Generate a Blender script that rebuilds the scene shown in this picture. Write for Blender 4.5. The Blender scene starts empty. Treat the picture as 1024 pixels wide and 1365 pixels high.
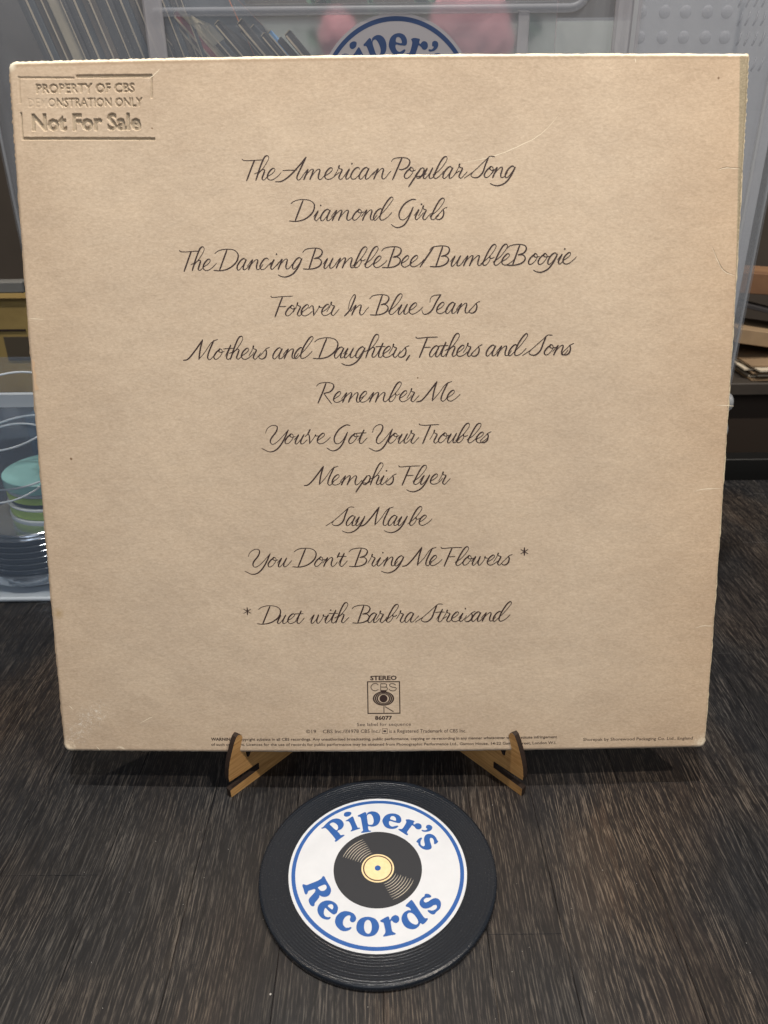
import bpy, math, random
import numpy as np
from mathutils import Vector, Matrix
from mathutils.geometry import tessellate_polygon
random.seed(7)
S = 0.001                      # everything below is written in millimetres
scene = bpy.context.scene
COL = scene.collection

# ------------------------------------------------------------------ camera
F = 1000.0; CX, CY = 512.0, 682.5
PITCH, ROLL, HC = math.radians(26), math.radians(.6), 290.1
R0 = np.array([[1, 0, 0], [0, -math.sin(PITCH), -math.cos(PITCH)], [0, math.cos(PITCH), -math.sin(PITCH)]]).T
CB = R0 @ np.array([[math.cos(ROLL), -math.sin(ROLL), 0], [math.sin(ROLL), math.cos(ROLL), 0], [0, 0, 1]])
CC = np.array([0, 0, HC])
cam = bpy.data.cameras.new('camera'); cam_o = bpy.data.objects.new('camera', cam); COL.objects.link(cam_o)
m = Matrix.Identity(4)
for i in range(3):
    m[i][0], m[i][1], m[i][2], m[i][3] = CB[i, 0], -CB[i, 1], -CB[i, 2], CC[i] * S
cam_o.matrix_world = m
cam.sensor_fit = 'VERTICAL'; cam.sensor_height = 36; cam.lens = 36 * F / 1365
cam.clip_start = .01; cam.clip_end = 50
cam.dof.use_dof = True; cam.dof.focus_distance = .37; cam.dof.aperture_fstop = 18.0
scene.camera = cam_o

# ------------------------------------------------------------------ world, lamps, exposure
w = bpy.data.worlds.new('World'); scene.world = w; w.use_nodes = True
bg = w.node_tree.nodes['Background']; bg.inputs[0].default_value = (.80, .88, 1, 1); bg.inputs[1].default_value = .05
def lamp(name, kind, loc, aim, power, col, size, spot=None):
    l = bpy.data.lights.new(name, kind); l.energy = power; l.color = col
    if kind == 'AREA': l.shape = 'DISK'; l.size = size
    else: l.shadow_soft_size = size
    if spot: l.spot_size = math.radians(spot); l.spot_blend = .6
    o = bpy.data.objects.new(name, l); COL.objects.link(o); o.location = loc
    o.rotation_euler = (Vector(aim) - Vector(loc)).to_track_quat('-Z', 'Y').to_euler()
    return o
lamp('ceiling_lamp', 'POINT', (.0, .255, 1.75), (0, .3, 0), 60, (1, .95, .88), .010)
lamp('ceiling_lamp', 'POINT', (.65, -.18, 1.45), (0, .3, 0), 54, (1, .90, .78), .022)
lamp('ceiling_lamp', 'POINT', (-.72, .30, 1.65), (0, .3, 0), 32, (1, .84, .66), .022)
lamp('room_light', 'AREA', (-.1, -1.1, 1.05), (0, .35, .1), 6.8, (.97, .97, 1), .9)
scene.view_settings.view_transform = 'Standard'; scene.view_settings.look = 'None'
scene.view_settings.exposure = 0.14; scene.view_settings.gamma = 1

# ------------------------------------------------------------------ geometry helpers (plain python, millimetres)
def ray(x, y): return CB @ np.array([(x - CX) / F, (y - CY) / F, 1.])
def on_z(x, y, z=0):
    d = ray(x, y); return CC + d * ((z - HC) / d[2])
def on_y(x, y, Y):
    d = ray(x, y); return CC + d * (Y / d[1])

ORG = {}
def tag(o, label=None, cat=None, group=None, kind=None):
    if label: o['label'] = label
    if cat: o['category'] = cat
    if group: o['group'] = group
    if kind: o['kind'] = kind
    return o
def thing(name, loc, label, cat, group=None):
    o = bpy.data.objects.new(name, None); COL.objects.link(o); o.empty_display_size = .01
    o.location = [c * S for c in loc]; ORG[o] = np.array(loc, float)
    return tag(o, label, cat, group)
def mk(name, V, Fc, mat, parent=None, smooth=False, mats=None, midx=None, uv=None):
    V = np.asarray(V, float).reshape(-1, 3)
    org = ORG[parent] if parent is not None else np.zeros(3)
    me = bpy.data.meshes.new(name)
    me.from_pydata(((V - org) * S).tolist(), [], [tuple(map(int, f)) for f in Fc])
    if mats:
        for q in mats: me.materials.append(q)
        me.polygons.foreach_set('material_index', midx)
    else: me.materials.append(mat)
    if smooth: me.polygons.foreach_set('use_smooth', [True] * len(me.polygons))
    if uv is not None:
        l = me.uv_layers.new(name='UVMap'); vi = np.zeros(len(me.loops), int); me.loops.foreach_get('vertex_index', vi)
        l.data.foreach_set('uv', np.asarray(uv, float)[vi].ravel())
    me.update()
    o = bpy.data.objects.new(name, me); COL.objects.link(o)
    if parent is not None: o.parent = parent
    ORG[o] = org
    return o
class MB:
    def __init__(s): s.v = []; s.f = []
    def add(s, V, Fc):
        b = len(s.v); s.v += [tuple(p) for p in V]; s.f += [tuple(i + b for i in f) for f in Fc]
    def box(s, x0, x1, y0, y1, z0, z1, M=None, c=0):
        # box with small chamfer c on the vertical edges and top rim
        if c <= 0:
            V = [(x, y, z) for z in (z0, z1) for x, y in ((x0, y0), (x1, y0), (x1, y1), (x0, y1))]
            Fc = [(3, 2, 1, 0), (4, 5, 6, 7), (0, 1, 5, 4), (1, 2, 6, 5), (2, 3, 7, 6), (3, 0, 4, 7)]
        else:
            def ring(d, z):
                return [(x0+d+c, y0+d, z), (x1-d-c, y0+d, z), (x1-d, y0+d+c, z), (x1-d, y1-d-c, z), (x1-d-c, y1-d, z), (x0+d+c, y1-d, z), (x0+d, y1-d-c, z), (x0+d, y0+d+c, z)]
            rs = [ring(c, z0), ring(0, z0 + c), ring(0, z1 - c), ring(c, z1)]
            V = [p for r in rs for p in r]
            Fc = [tuple(range(7, -1, -1)), tuple(range(24, 32))]
            for k in range(3):
                for i in range(8):
                    j = (i + 1) % 8; Fc.append((k*8+i, k*8+j, k*8+8+j, k*8+8+i))
        if M is not None: V = [M(p) for p in V]
        s.add(V, Fc)
    def lathe(s, prof, cx, cy, n=64, M=None, cap=True):
        V = []; Fc = []
        for r, z in prof:
            for i in range(n):
                a = 2 * math.pi * i / n; V.append((cx + r * math.cos(a), cy + r * math.sin(a), z))
        for k in range(len(prof) - 1):
            for i in range(n):
                j = (i + 1) % n; Fc.append((k*n+i, k*n+j, k*n+n+j, k*n+n+i))
        if cap:
            Fc.append(tuple(range(n - 1, -1, -1))); Fc.append(tuple(range((len(prof)-1)*n, len(prof)*n)))
        if M: V = [M(p) for p in V]
        s.add(V, Fc)
    def tube(s, P, r, n=8, closed=False):
        P = [np.array(p, float) for p in P]; N = len(P); V = []; Fc = []
        for i, p in enumerate(P):
            a = P[(i-1) % N] if (closed or i > 0) else p; b = P[(i+1) % N] if (closed or i < N-1) else p
            t = b - a; t = t / (np.linalg.norm(t) + 1e-9)
            u = np.cross(t, [0.03, .02, 1.]); 
            if np.linalg.norm(u) < .1: u = np.cross(t, [1., 0, 0])
            u /= np.linalg.norm(u); v = np.cross(t, u)
            for k in range(n):
                an = 2 * math.pi * k / n; V.append(p + r * (math.cos(an) * u + math.sin(an) * v))
        for i in range(N if closed else N - 1):
            for k in range(n):
                a = i * n + k; b = i * n + (k + 1) % n; c = ((i + 1) % N) * n + (k + 1) % n; d = ((i + 1) % N) * n + k
                Fc.append((a, b, c, d))
        s.add(V, Fc)
    def build(s, name, mat, parent=None, smooth=False): return mk(name, s.v, s.f, mat, parent, smooth)
def smooth_curve(P, k=6, closed=False):
    P = [np.array(p, float) for p in P]; N = len(P); out = []
    if N == 2 and not closed: return [P[0] + (P[1] - P[0]) * t / k for t in range(k + 1)]
    rng = range(N) if closed else range(N - 1)
    for i in rng:
        if closed: a, b, c, d = P[(i-1) % N], P[i], P[(i+1) % N], P[(i+2) % N]
        else: a = P[i-1] if i else 2*P[0]-P[1]; b = P[i]; c = P[i+1]; d = P[i+2] if i + 2 < N else 2*P[-1]-P[-2]
        for t in range(k):
            t /= k
            out.append(.5 * ((2*b) + (c-a)*t + (2*a-5*b+4*c-d)*t*t + (3*b-a-3*c+d)*t**3))
    if not closed: out.append(P[-1])
    return out
def poly_fill(loops):
    # loops: outer + holes of 2-D points -> verts, tris
    V = [tuple(p[:2]) for l in loops for p in l]
    T = tessellate_polygon([[Vector((p[0], p[1], 0)) for p in l] for l in loops])
    out = []
    for a, b, c in T:
        A, B_, C_ = V[a], V[b], V[c]
        ar = (B_[0]-A[0])*(C_[1]-A[1]) - (B_[1]-A[1])*(C_[0]-A[0])
        out.append((a, b, c) if ar > 0 else (a, c, b))
    return V, out

# ------------------------------------------------------------------ materials
def mat(name, col=(.5, .5, .5), rough=.5, spec=.5, metal=0, alpha=1, trans=0, coat=0):
    M = bpy.data.materials.new(name); M.use_nodes = True
    b = M.node_tree.nodes['Principled BSDF']
    b.inputs['Base Color'].default_value = (*col, 1); b.inputs['Roughness'].default_value = rough
    b.inputs['Specular IOR Level'].default_value = spec; b.inputs['Metallic'].default_value = metal
    b.inputs['Alpha'].default_value = alpha; b.inputs['Transmission Weight'].default_value = trans
    b.inputs['Coat Weight'].default_value = coat
    return M
class NT:
    def __init__(s, M): s.t = M.node_tree; s.b = s.t.nodes['Principled BSDF']
    def n(s, typ, **kw):
        q = s.t.nodes.new(typ)
        for k, v in kw.items():
            if hasattr(q, k) and k not in q.inputs: setattr(q, k, v)
            else: q.inputs[k].default_value = v
        return q
    def l(s, a, b): s.t.links.new(a, b)
    def coord(s, which, sc, rot=(0, 0, 0)):
        c = s.n('ShaderNodeTexCoord'); mp = s.n('ShaderNodeMapping'); mp.inputs['Scale'].default_value = sc; mp.inputs['Rotation'].default_value = rot
        s.l(c.outputs[which], mp.inputs['Vector']); return mp.outputs[0]
    def noise(s, vec, scale, detail=4, rough=.55, dist=0):
        q = s.n('ShaderNodeTexNoise'); q.inputs['Scale'].default_value = scale; q.inputs['Detail'].default_value = detail
        q.inputs['Roughness'].default_value = rough; q.inputs['Distortion'].default_value = dist
        s.l(vec, q.inputs['Vector']); return q.outputs['Fac']
    def ramp(s, f, stops):
        q = s.n('ShaderNodeValToRGB'); e = q.color_ramp.elements
        while len(e) < len(stops): e.new(.5)
        for el, (p, c) in zip(e, stops):
            el.position = p; el.color = (*c, 1) if len(c) == 3 else c
        s.l(f, q.inputs[0]); return q.outputs[0]
    def r01(s, f, a, b): return s.ramp(f, [(a, (0, 0, 0)), (b, (1, 1, 1))])
    def mix(s, f, a, b, mode='MIX'):
        q = s.n('ShaderNodeMix', data_type='RGBA', blend_type=mode)
        for sock, v in ((q.inputs[0], f), (q.inputs[6], a), (q.inputs[7], b)):
            if isinstance(v, (int, float)): sock.default_value = v
            elif isinstance(v, tuple): sock.default_value = (*v, 1)
            else: s.l(v, sock)
        return q.outputs[2]
    def math(s, op, a, b=0, c=None):
        q = s.n('ShaderNodeMath', operation=op)
        for i, v in enumerate((a, b) if c is None else (a, b, c)):
            if isinstance(v, (int, float)): q.inputs[i].default_value = v
            else: s.l(v, q.inputs[i])
        return q.outputs[0]
    def bump(s, f, strength, dist):
        q = s.n('ShaderNodeBump'); q.inputs['Strength'].default_value = strength; q.inputs['Distance'].default_value = dist
        s.l(f, q.inputs['Height']); s.l(q.outputs[0], s.b.inputs['Normal']); return q

SW, SH = 316.0, 314.6
def kraft():
    M = mat('kraft_board', rough=.62, spec=.28); n = NT(M)
    uv = n.coord('UV', (SW, SH, 1))                       # millimetres on the panel
    fib = n.coord('UV', (SW * .62, SH * 1.15, 1), (0, 0, math.radians(-12)))
    f1 = n.noise(fib, .9, 6, .65, .6); f2 = n.noise(fib, .22, 5, .6, .8); f3 = n.noise(uv, .022, 4, .55)
    f4 = n.noise(uv, 2.6, 3, .6)
    c = n.ramp(f1, [(.25, (.505, .408, .305)), (.5, (.598, .490, .374)), (.78, (.700, .588, .462))])
    c = n.mix(n.r01(f2, .30, .72), n.mix(1.0, c, (.94, .925, .91), 'MULTIPLY'), c)
    c = n.mix(n.r01(f3, .35, .68), n.mix(1.0, c, (.935, .925, .915), 'MULTIPLY'), n.mix(1.0, c, (1.03, 1.025, 1.01), 'MULTIPLY'))
    # warmer, slightly darker paper towards the right-hand edge (old glue line)
    sx = n.n('ShaderNodeSeparateXYZ'); n.l(uv, sx.inputs[0]); X, Y = sx.outputs[0], sx.outputs[1]
    jit = n.math('MULTIPLY', n.math('SUBTRACT', n.noise(uv, .5, 5, .7), .5), 3.0)
    glue = n.r01(n.math('DIVIDE', X, SW), .80, 1.0)
    c = n.mix(n.math('MULTIPLY', glue, .28), c, n.mix(1.0, c, (1.06, .90, .72), 'MULTIPLY'))
    ed = n.math('MINIMUM', n.math('MINIMUM', X, n.math('SUBTRACT', SW, X)), n.math('MINIMUM', Y, n.math('SUBTRACT', SH, Y)))
    ed = n.math('ADD', ed, n.math('MULTIPLY', n.math('SUBTRACT', f3, .5), 40))
    c = n.mix(n.math('SUBTRACT', 1.0, n.r01(n.math('DIVIDE', ed, 40), 0, 1)), c, n.mix(1.0, c, (.95, .925, .90), 'MULTIPLY'))   # aged margin
    # flecks
    c = n.mix(n.math('MULTIPLY', n.r01(f4, .70, .76), .4), c, (.30, .20, .12))
    c = n.mix(n.math('MULTIPLY', n.r01(n.noise(uv, 1.7, 2, .5), .72, .78), .35), c, (.78, .68, .54))
    # rubbed grey strip along the upper right edge
    wd = n.math('MULTIPLY_ADD', n.r01(n.math('DIVIDE', Y, SH), .66, 1.0), 4.3, .5)
    strip = n.r01(n.math('ADD', n.math('SUBTRACT', n.math('SUBTRACT', X, SW), n.math('MULTIPLY', wd, -1)), n.math('MULTIPLY', jit, .3)), .0, .6)
    gcol = n.ramp(n.noise(uv, 1.3, 4, .7), [(.35, (.20, .175, .115)), (.6, (.36, .31, .21)), (.8, (.62, .53, .38))])
    c = n.mix(n.math('MULTIPLY', strip, .85), c, gcol)
    # rubbed pale rims: top strongest
    cream = (.90, .80, .62)
    dt = n.math('ADD', n.math('SUBTRACT', SH, Y), n.math('MULTIPLY', jit, .35))
    c = n.mix(n.math('MULTIPLY', n.ramp(dt, [(.0, (0, 0, 0)), (1, (0, 0, 0))]), 1), c, cream)
    def rim(d, wid, amt):
        k = n.math('SUBTRACT', 1.0, n.math('MINIMUM', n.math('MAXIMUM', n.math('DIVIDE', d, wid), 0.0), 1.0))
        return n.math('MINIMUM', n.math('MULTIPLY', k, amt), 1.0)
    brown = rim(n.math('ABSOLUTE', n.math('SUBTRACT', dt, 2.0)), .9, .45)  # shade line below the top edge ridge, painted as a brown band
    c = n.mix(brown, c, (.30, .19, .11))
    c = n.mix(rim(dt, 1.5, 3.0), c, cream)
    dl = n.math('ADD', X, n.math('MULTIPLY', jit, .95)); c = n.mix(rim(dl, .7, 1.6), c, (.74, .56, .38))
    dr = n.math('ADD', n.math('SUBTRACT', SW, X), n.math('MULTIPLY', jit, .95)); c = n.mix(rim(dr, .8, 1.7), c, (.80, .68, .48))
    db = n.math('ADD', Y, n.math('MULTIPLY', jit, .3)); c = n.mix(rim(db, .9, 1.5), c, (.46, .41, .34))
    # worn corners and the scuff at the lower left
    def blob(x, y, r, col, amt, js=1.2):
        nonlocal c
        d = n.math('SQRT', n.math('ADD', n.math('POWER', n.math('SUBTRACT', X, x), 2), n.math('POWER', n.math('SUBTRACT', Y, y), 2)))
        c_ = rim(n.math('ADD', d, n.math('MULTIPLY', jit, js)), r, amt); c = n.mix(c_, c, col)
    blob(.5, 0, 7, (.86, .73, .55), 1.4, 4.2); blob(315.5, 1, 6.5, (.80, .70, .54), 1.3, 4.2); blob(0, 314, 4.5, (.80, .74, .60), 2, .8)
    blob(SW, SH, 2.6, (.80, .68, .50), 1.5); blob(60, -9, 3.6, (.95, .88, .76), 2.6, .6)
    blob(3.5, 71, 3.5, (.36, .24, .09), .55)
    sc = n.r01(n.noise(n.coord('UV', (SW, SH, 1), (0, 0, math.radians(40))), .55, 8, .85, 1.2), .54, .60)
    for (x, y, r) in ((7, 9, 6), (10, 14, 6), (15, 19, 6.5), (21, 22, 5.5)):
        d = n.math('SQRT', n.math('ADD', n.math('POWER', n.math('SUBTRACT', X, x), 2), n.math('POWER', n.math('SUBTRACT', Y, y), 2)))
        c = n.mix(n.math('MULTIPLY', n.math('MULTIPLY', rim(d, r + 1.5, 1.6), sc), .85), c, (.80, .76, .68))
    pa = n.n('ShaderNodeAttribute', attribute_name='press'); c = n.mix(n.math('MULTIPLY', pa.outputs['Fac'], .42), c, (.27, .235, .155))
    n.l(c, n.b.inputs['Base Color'])
    h = n.math('ADD', n.math('MULTIPLY', f1, .35), n.math('MULTIPLY', n.noise(uv, .05, 3, .5), 3.0))
    n.bump(h, .5, .0004)
    return M
KRAFT = kraft()
INK = mat('brown_ink', (.040, .022, .019), .55, .3)
SMALLINK = mat('small_print_ink', (.045, .03, .025), .6, .2)
CREASE = mat('rubbed_paper', (.80, .70, .54), .7, .2)
SHADE_SPECK = mat('crease_shade_and_speck', (.25, .17, .11), .7, .2)
TORN = mat('torn_brown_board', (.58, .42, .28), .8, .1)

def table_mat():
    M = mat('dark_wood_laminate', rough=.42, spec=.4); n = NT(M)
    oi = n.n('ShaderNodeObjectInfo'); rnd = oi.outputs['Random']
    tc = n.n('ShaderNodeTexCoord'); off = n.n('ShaderNodeCombineXYZ'); n.l(n.math('MULTIPLY', rnd, .0), off.inputs[1]); n.l(n.math('MULTIPLY', rnd, .0), off.inputs[2])
    ad = n.n('ShaderNodeVectorMath', operation='ADD'); n.l(tc.outputs['Object'], ad.inputs[0]); n.l(off.outputs[0], ad.inputs[1])
    base = n.n('ShaderNodeVectorMath', operation='ADD'); n.l(tc.outputs['Object'], base.inputs[0])
    def mp(src, sc, rot=0):
        q = n.n('ShaderNodeMapping'); q.inputs['Scale'].default_value = sc; q.inputs['Rotation'].default_value = (0, 0, rot); n.l(src, q.inputs[0]); return q.outputs[0]
    P = ad.outputs[0]
    wv = n.noise(mp(P, (14, 5, 1)), 1.0, 3, .5)                       # wandering of the grain
    wob = n.n('ShaderNodeCombineXYZ'); n.l(n.math('MULTIPLY', wv, .014), wob.inputs[0])
    ad2 = n.n('ShaderNodeVectorMath', operation='ADD'); n.l(P, ad2.inputs[0]); n.l(wob.outputs[0], ad2.inputs[1]); Q = ad2.outputs[0]
    d1 = n.noise(mp(Q, (1700, 44, 1)), 1.0, 5, .62); d2 = n.noise(mp(Q, (2600, 210, 1)), 1.0, 2, .5)
    dash = n.math('MULTIPLY_ADD', d1, .72, n.math('MULTIPLY', d2, .28))          # pale pores
    dark = n.noise(mp(Q, (900, 22, 1)), 1.0, 3, .55)
    streak = n.noise(mp(Q, (520, 26, 1)), 1.0, 4, .6)
    broad = n.noise(mp(Q, (30, 5, 1)), 1.0, 4, .6, .4)
    rings = n.noise(mp(Q, (75, 9, 1)), 1.0, 2, .5, 1.5)
    hue = n.noise(mp(Q, (11, 7, 1)), 1.0, 2, .5)
    c = n.ramp(streak, [(.3, (.008, .0082, .009)), (.55, (.0185, .018, .0185)), (.8, (.040, .036, .033))])
    c = n.mix(n.r01(hue, .42, .66), c, n.mix(1.0, c, (1.6, 1.08, .78), 'MULTIPLY'))
    c = n.mix(n.r01(broad, .62, .38), n.mix(1.0, c, (.50, .55, .66), 'MULTIPLY'), c)
    c = n.mix(n.math('MULTIPLY', n.r01(rings, .56, .66), .35), c, (.010, .010, .012))
    dm = n.math('MULTIPLY', n.r01(dash, .505, .60), n.math('MULTIPLY_ADD', n.r01(broad, .34, .60), .62, .34))
    c = n.mix(n.math('MULTIPLY', dm, .64), c, n.mix(n.r01(hue, .4, .66), (.13, .12, .11), (.20, .155, .115)))
    c = n.mix(n.math('MULTIPLY', n.r01(dark, .56, .64), .6), c, (.008, .0075, .008))
    sh = n.math('MULTIPLY_ADD', rnd, .12, .94); cc = n.n('ShaderNodeCombineColor')
    for i in range(3): n.l(sh, cc.inputs[i])
    c = n.mix(1.0, c, cc.outputs[0], 'MULTIPLY')
    n.l(c, n.b.inputs['Base Color'])
    n.l(n.math('MULTIPLY_ADD', dash, .25, .30), n.b.inputs['Roughness'])
    n.bump(n.math('ADD', dash, n.math('MULTIPLY', streak, .6)), .35, .00016)
    return M
WOODT = table_mat()
def ply_mat():
    M = mat('light_plywood', rough=.5, spec=.35); n = NT(M)
    v = n.coord('Object', (60, 60, 900)); f = n.noise(v, 1, 4, .6, .5); g = n.noise(n.coord('Object', (25, 25, 160)), 1, 3, .5)
    c = n.ramp(f, [(.3, (.36, .18, .055)), (.7, (.64, .38, .15))]); c = n.mix(n.math('MULTIPLY', n.r01(g, .4, .7), .4), c, (.30, .17, .07))
    n.l(c, n.b.inputs['Base Color']); n.bump(f, .3, .0001); return M
PLY = ply_mat()
BURN = mat('laser_burned_edge', (.028, .018, .014), .6, .3)

def noisy(name, c0, c1, scale, rough=.5, spec=.4, alpha=1, stretch=(1, 1, 1), bump=0):
    M = mat(name, c0, rough, spec, alpha=alpha); n = NT(M)
    f = n.noise(n.coord('Object', stretch), scale, 4, .6, .3)
    n.l(n.ramp(f, [(.3, c0), (.7, c1)]), n.b.inputs['Base Color'])
    if bump: n.bump(f, .4, bump)
    return M

# ------------------------------------------------------------------ table with planks
tab = thing('table', (0, 300, 0), 'dark brown wood-plank table top under the upright sleeve and the round coaster', 'table')
MB_ = MB(); MB_.box(-520, 520, -60, 656, -30, -1.6); MB_.build('table_board', mat('plank_gap', (.006, .005, .005), .8), tab)
edges = [-500, -459, -417, -375, -333, -291, -249, -211, -172.5, -127.4, -86, -44, -2, 40.5, 71.5, 117, 163, 205, 247, 289, 331, 373, 415, 457, 500]
forced = {8: 229.7, 13: 199.8, 16: 277.1}
for i in range(len(edges) - 1):
    x0, x1 = edges[i], edges[i + 1]; y = -60.0; cuts = []
    st = forced[i] if i in forced else random.uniform(40, 330)
    while st > -60: st -= 310
    ys = [-60] + [st + 310 * k for k in range(1, 4) if -50 < st + 310 * k < 650] + [656]
    for a, b in zip(ys[:-1], ys[1:]):
        k = MB(); g = .07; c = .11
        k.v = []; k.box(x0 + g, x1 - g, a + g, b - g, -1.5, 0, c=c); k.build('plank', WOODT, tab)

b = MB()
for i in range(34):
    px, py = (random.uniform(10, 1015), random.uniform(1060, 1360)) if i > 3 else ((361, 1325), (689, 1178), (137, 1344), (122, 1283))[i]
    p = on_z(px, py); q = random.uniform(.10, .22) if i > 0 else .5; V_ = [(p[0] + q*math.cos(t*1.05)*random.uniform(.5, 1.2), p[1] + q*math.sin(t*1.05)*random.uniform(.5, 1.2), .03) for t in range(6)] + [(p[0], p[1], .22)]
    b.add(V_, [(t, (t+1) % 6, 6) for t in range(6)])
tag(b.build('dust', mat('pale_dust', (.45, .44, .42), .9)), kind='stuff')

# ------------------------------------------------------------------ the record sleeve
SO = np.array([-158.64, 281.84, 23.0]); SX = np.array([1, -.0064, 0.]); SY = np.array([.002, .2882, .9574]); SY /= np.linalg.norm(SY)
SX = SX - SY * (SX @ SY); SX /= np.linalg.norm(SX); SZ = np.cross(SX, SY); SO = SO - SX * .6
def bow(x, y):
    u = np.asarray(x) / SW * 2 - 1; v = np.asarray(y) / SH * 2 - 1
    return 2.4 * (1 - np.clip(v, -1, 1)**2) + 3.0 * (1 - np.clip(u, -1, 1)**2)
def edge_drop(x, y):
    x = np.asarray(x, float); y = np.asarray(y, float)
    d = np.minimum(np.minimum(x, SW - x), np.minimum(y, SH - y)); d = np.clip(d, 0, 1.6)
    return -1.1 * (1 - d / 1.6)**2
def sw(x, y, z=0.): 
    x = np.atleast_1d(np.asarray(x, float)); y = np.atleast_1d(np.asarray(y, float)); z = np.broadcast_to(np.asarray(z, float), x.shape)
    return SO + np.outer(x, SX) + np.outer(y, SY) + np.outer(z, SZ)
def img2s(px, py):
    d = ray(px, py); z = 0.
    for _ in range(6):
        P0 = SO + z * SZ; t = ((P0 - CC) @ SZ) / (d @ SZ); P = CC + t * d - SO
        x, y = P @ SX, P @ SY; z = float(bow(x, y))
    return np.array([x, y])

# built-in font -> 2-D triangles (unit size), for printed small type and the stamp
def type2d(body, bold=0., space=1.0):
    c = bpy.data.curves.new('type', 'FONT'); c.body = body; c.offset = bold; c.space_character = space; c.resolution_u = 2
    o = bpy.data.objects.new('type', c); COL.objects.link(o)
    dg = bpy.context.evaluated_depsgraph_get(); dg.update(); me = o.evaluated_get(dg).to_mesh()
    V = np.array([v.co[:2] for v in me.vertices]); me.calc_loop_triangles(); T = [tuple(t.vertices) for t in me.loop_triangles]
    o.evaluated_get(dg).to_mesh_clear(); bpy.data.objects.remove(o); bpy.data.curves.remove(c)
    V[:, 0] -= V[:, 0].min(); return V, T, V[:, 0].max()
def place_type(body, A, B_, cap, bold=0., space=1.0):
    """A, B_: baseline ends (photo pixels measured on the sleeve), cap: capital height in mm"""
    V, T, wd = type2d(body, bold, space); a, b = img2s(*A), img2s(*B_); d = (b - a) / wd; up = np.array([-d[1], d[0]]); up /= np.linalg.norm(up)
    k = cap / .73
    return a + np.outer(V[:, 0], d) + np.outer(V[:, 1] * k, up), T

# --- stamp relief
SB = (4.0, 66.0, 272.5, 310.5); RES = .125
nx, ny = int((SB[1]-SB[0]) / RES), int((SB[3]-SB[2]) / RES); stamp = np.zeros((ny, nx), np.float32)
def raster(P, T, val=1.0, fade=None):
    for t in T:
        q = (P[list(t)] - [SB[0], SB[2]]) / RES
        x0, y0 = np.floor(q.min(0)).astype(int); x1, y1 = np.ceil(q.max(0)).astype(int) + 1
        x0 = max(x0, 0); y0 = max(y0, 0); x1 = min(x1, nx); y1 = min(y1, ny)
        if x1 <= x0 or y1 <= y0: continue
        gx, gy = np.meshgrid(np.arange(x0, x1) + .5, np.arange(y0, y1) + .5)
        def e(a, b): return (b[0]-a[0])*(gy-a[1]) - (b[1]-a[1])*(gx-a[0])
        e0, e1, e2 = e(q[0], q[1]), e(q[1], q[2]), e(q[2], q[0])
        ins = ((e0 >= -.01) & (e1 >= -.01) & (e2 >= -.01)) | ((e0 <= .01) & (e1 <= .01) & (e2 <= .01))
        v = val if fade is None else val * fade(P[list(t)].mean(0)[0])
        sub = stamp[y0:y1, x0:x1]; sub[ins] = np.maximum(sub[ins], v)
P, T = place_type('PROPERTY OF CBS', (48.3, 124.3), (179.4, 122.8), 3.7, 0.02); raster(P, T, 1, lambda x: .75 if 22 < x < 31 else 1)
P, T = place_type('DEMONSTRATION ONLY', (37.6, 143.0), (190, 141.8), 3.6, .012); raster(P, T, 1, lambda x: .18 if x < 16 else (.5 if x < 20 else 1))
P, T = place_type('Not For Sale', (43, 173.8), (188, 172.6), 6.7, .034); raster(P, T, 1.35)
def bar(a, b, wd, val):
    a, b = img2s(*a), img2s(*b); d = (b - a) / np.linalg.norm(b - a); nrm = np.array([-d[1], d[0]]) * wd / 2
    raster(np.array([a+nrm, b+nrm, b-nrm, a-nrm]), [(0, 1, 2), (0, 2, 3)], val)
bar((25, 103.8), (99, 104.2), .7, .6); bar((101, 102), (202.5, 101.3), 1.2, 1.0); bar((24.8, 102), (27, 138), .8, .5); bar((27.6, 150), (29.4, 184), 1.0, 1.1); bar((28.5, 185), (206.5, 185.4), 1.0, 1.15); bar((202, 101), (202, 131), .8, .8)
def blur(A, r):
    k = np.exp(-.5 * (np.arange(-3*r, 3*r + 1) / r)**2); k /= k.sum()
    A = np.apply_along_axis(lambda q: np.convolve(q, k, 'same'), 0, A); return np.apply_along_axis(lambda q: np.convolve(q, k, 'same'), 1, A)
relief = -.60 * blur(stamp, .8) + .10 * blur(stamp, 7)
def relief_at(x, y):
    fx = (np.asarray(x) - SB[0]) / RES - .5; fy = (np.asarray(y) - SB[2]) / RES - .5
    ok = (fx > 0) & (fx < nx - 2) & (fy > 0) & (fy < ny - 2)
    ix = np.clip(fx.astype(int), 0, nx - 2); iy = np.clip(fy.astype(int), 0, ny - 2); tx = fx - ix; ty = fy - iy
    v = relief[iy, ix]*(1-tx)*(1-ty) + relief[iy, ix+1]*tx*(1-ty) + relief[iy+1, ix]*(1-tx)*ty + relief[iy+1, ix+1]*tx*ty
    return np.where(ok, v, 0)

sleeve = thing('record_sleeve', tuple(SO + SX * SW / 2), 'large square tan cardboard record sleeve with handwritten song titles leaning on the small wooden stand', 'record sleeve')
edge = [0, .25, .55, .9, 1.3, 1.7, 2.4, 3.4]
def axis(L, lo, hi, fine):
    A = edge + list(np.arange(5, L - 4.9, 2.5)) + [L - e for e in edge[::-1]]
    A = [a for a in A if not (lo <= a <= hi)] + list(np.arange(lo, hi + 1e-6, fine)); return np.array(sorted(set(np.round(A, 4))))
ax, ay = axis(SW, SB[0], SB[1], .19), axis(SH, SB[2], SB[3], .19)
GX, GY = np.meshgrid(ax, ay); rs = np.random.RandomState(3)
x_, y_ = GX.ravel(), GY.ravel()
hz = bow(x_, y_) + edge_drop(x_, y_) + relief_at(x_, y_)
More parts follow.
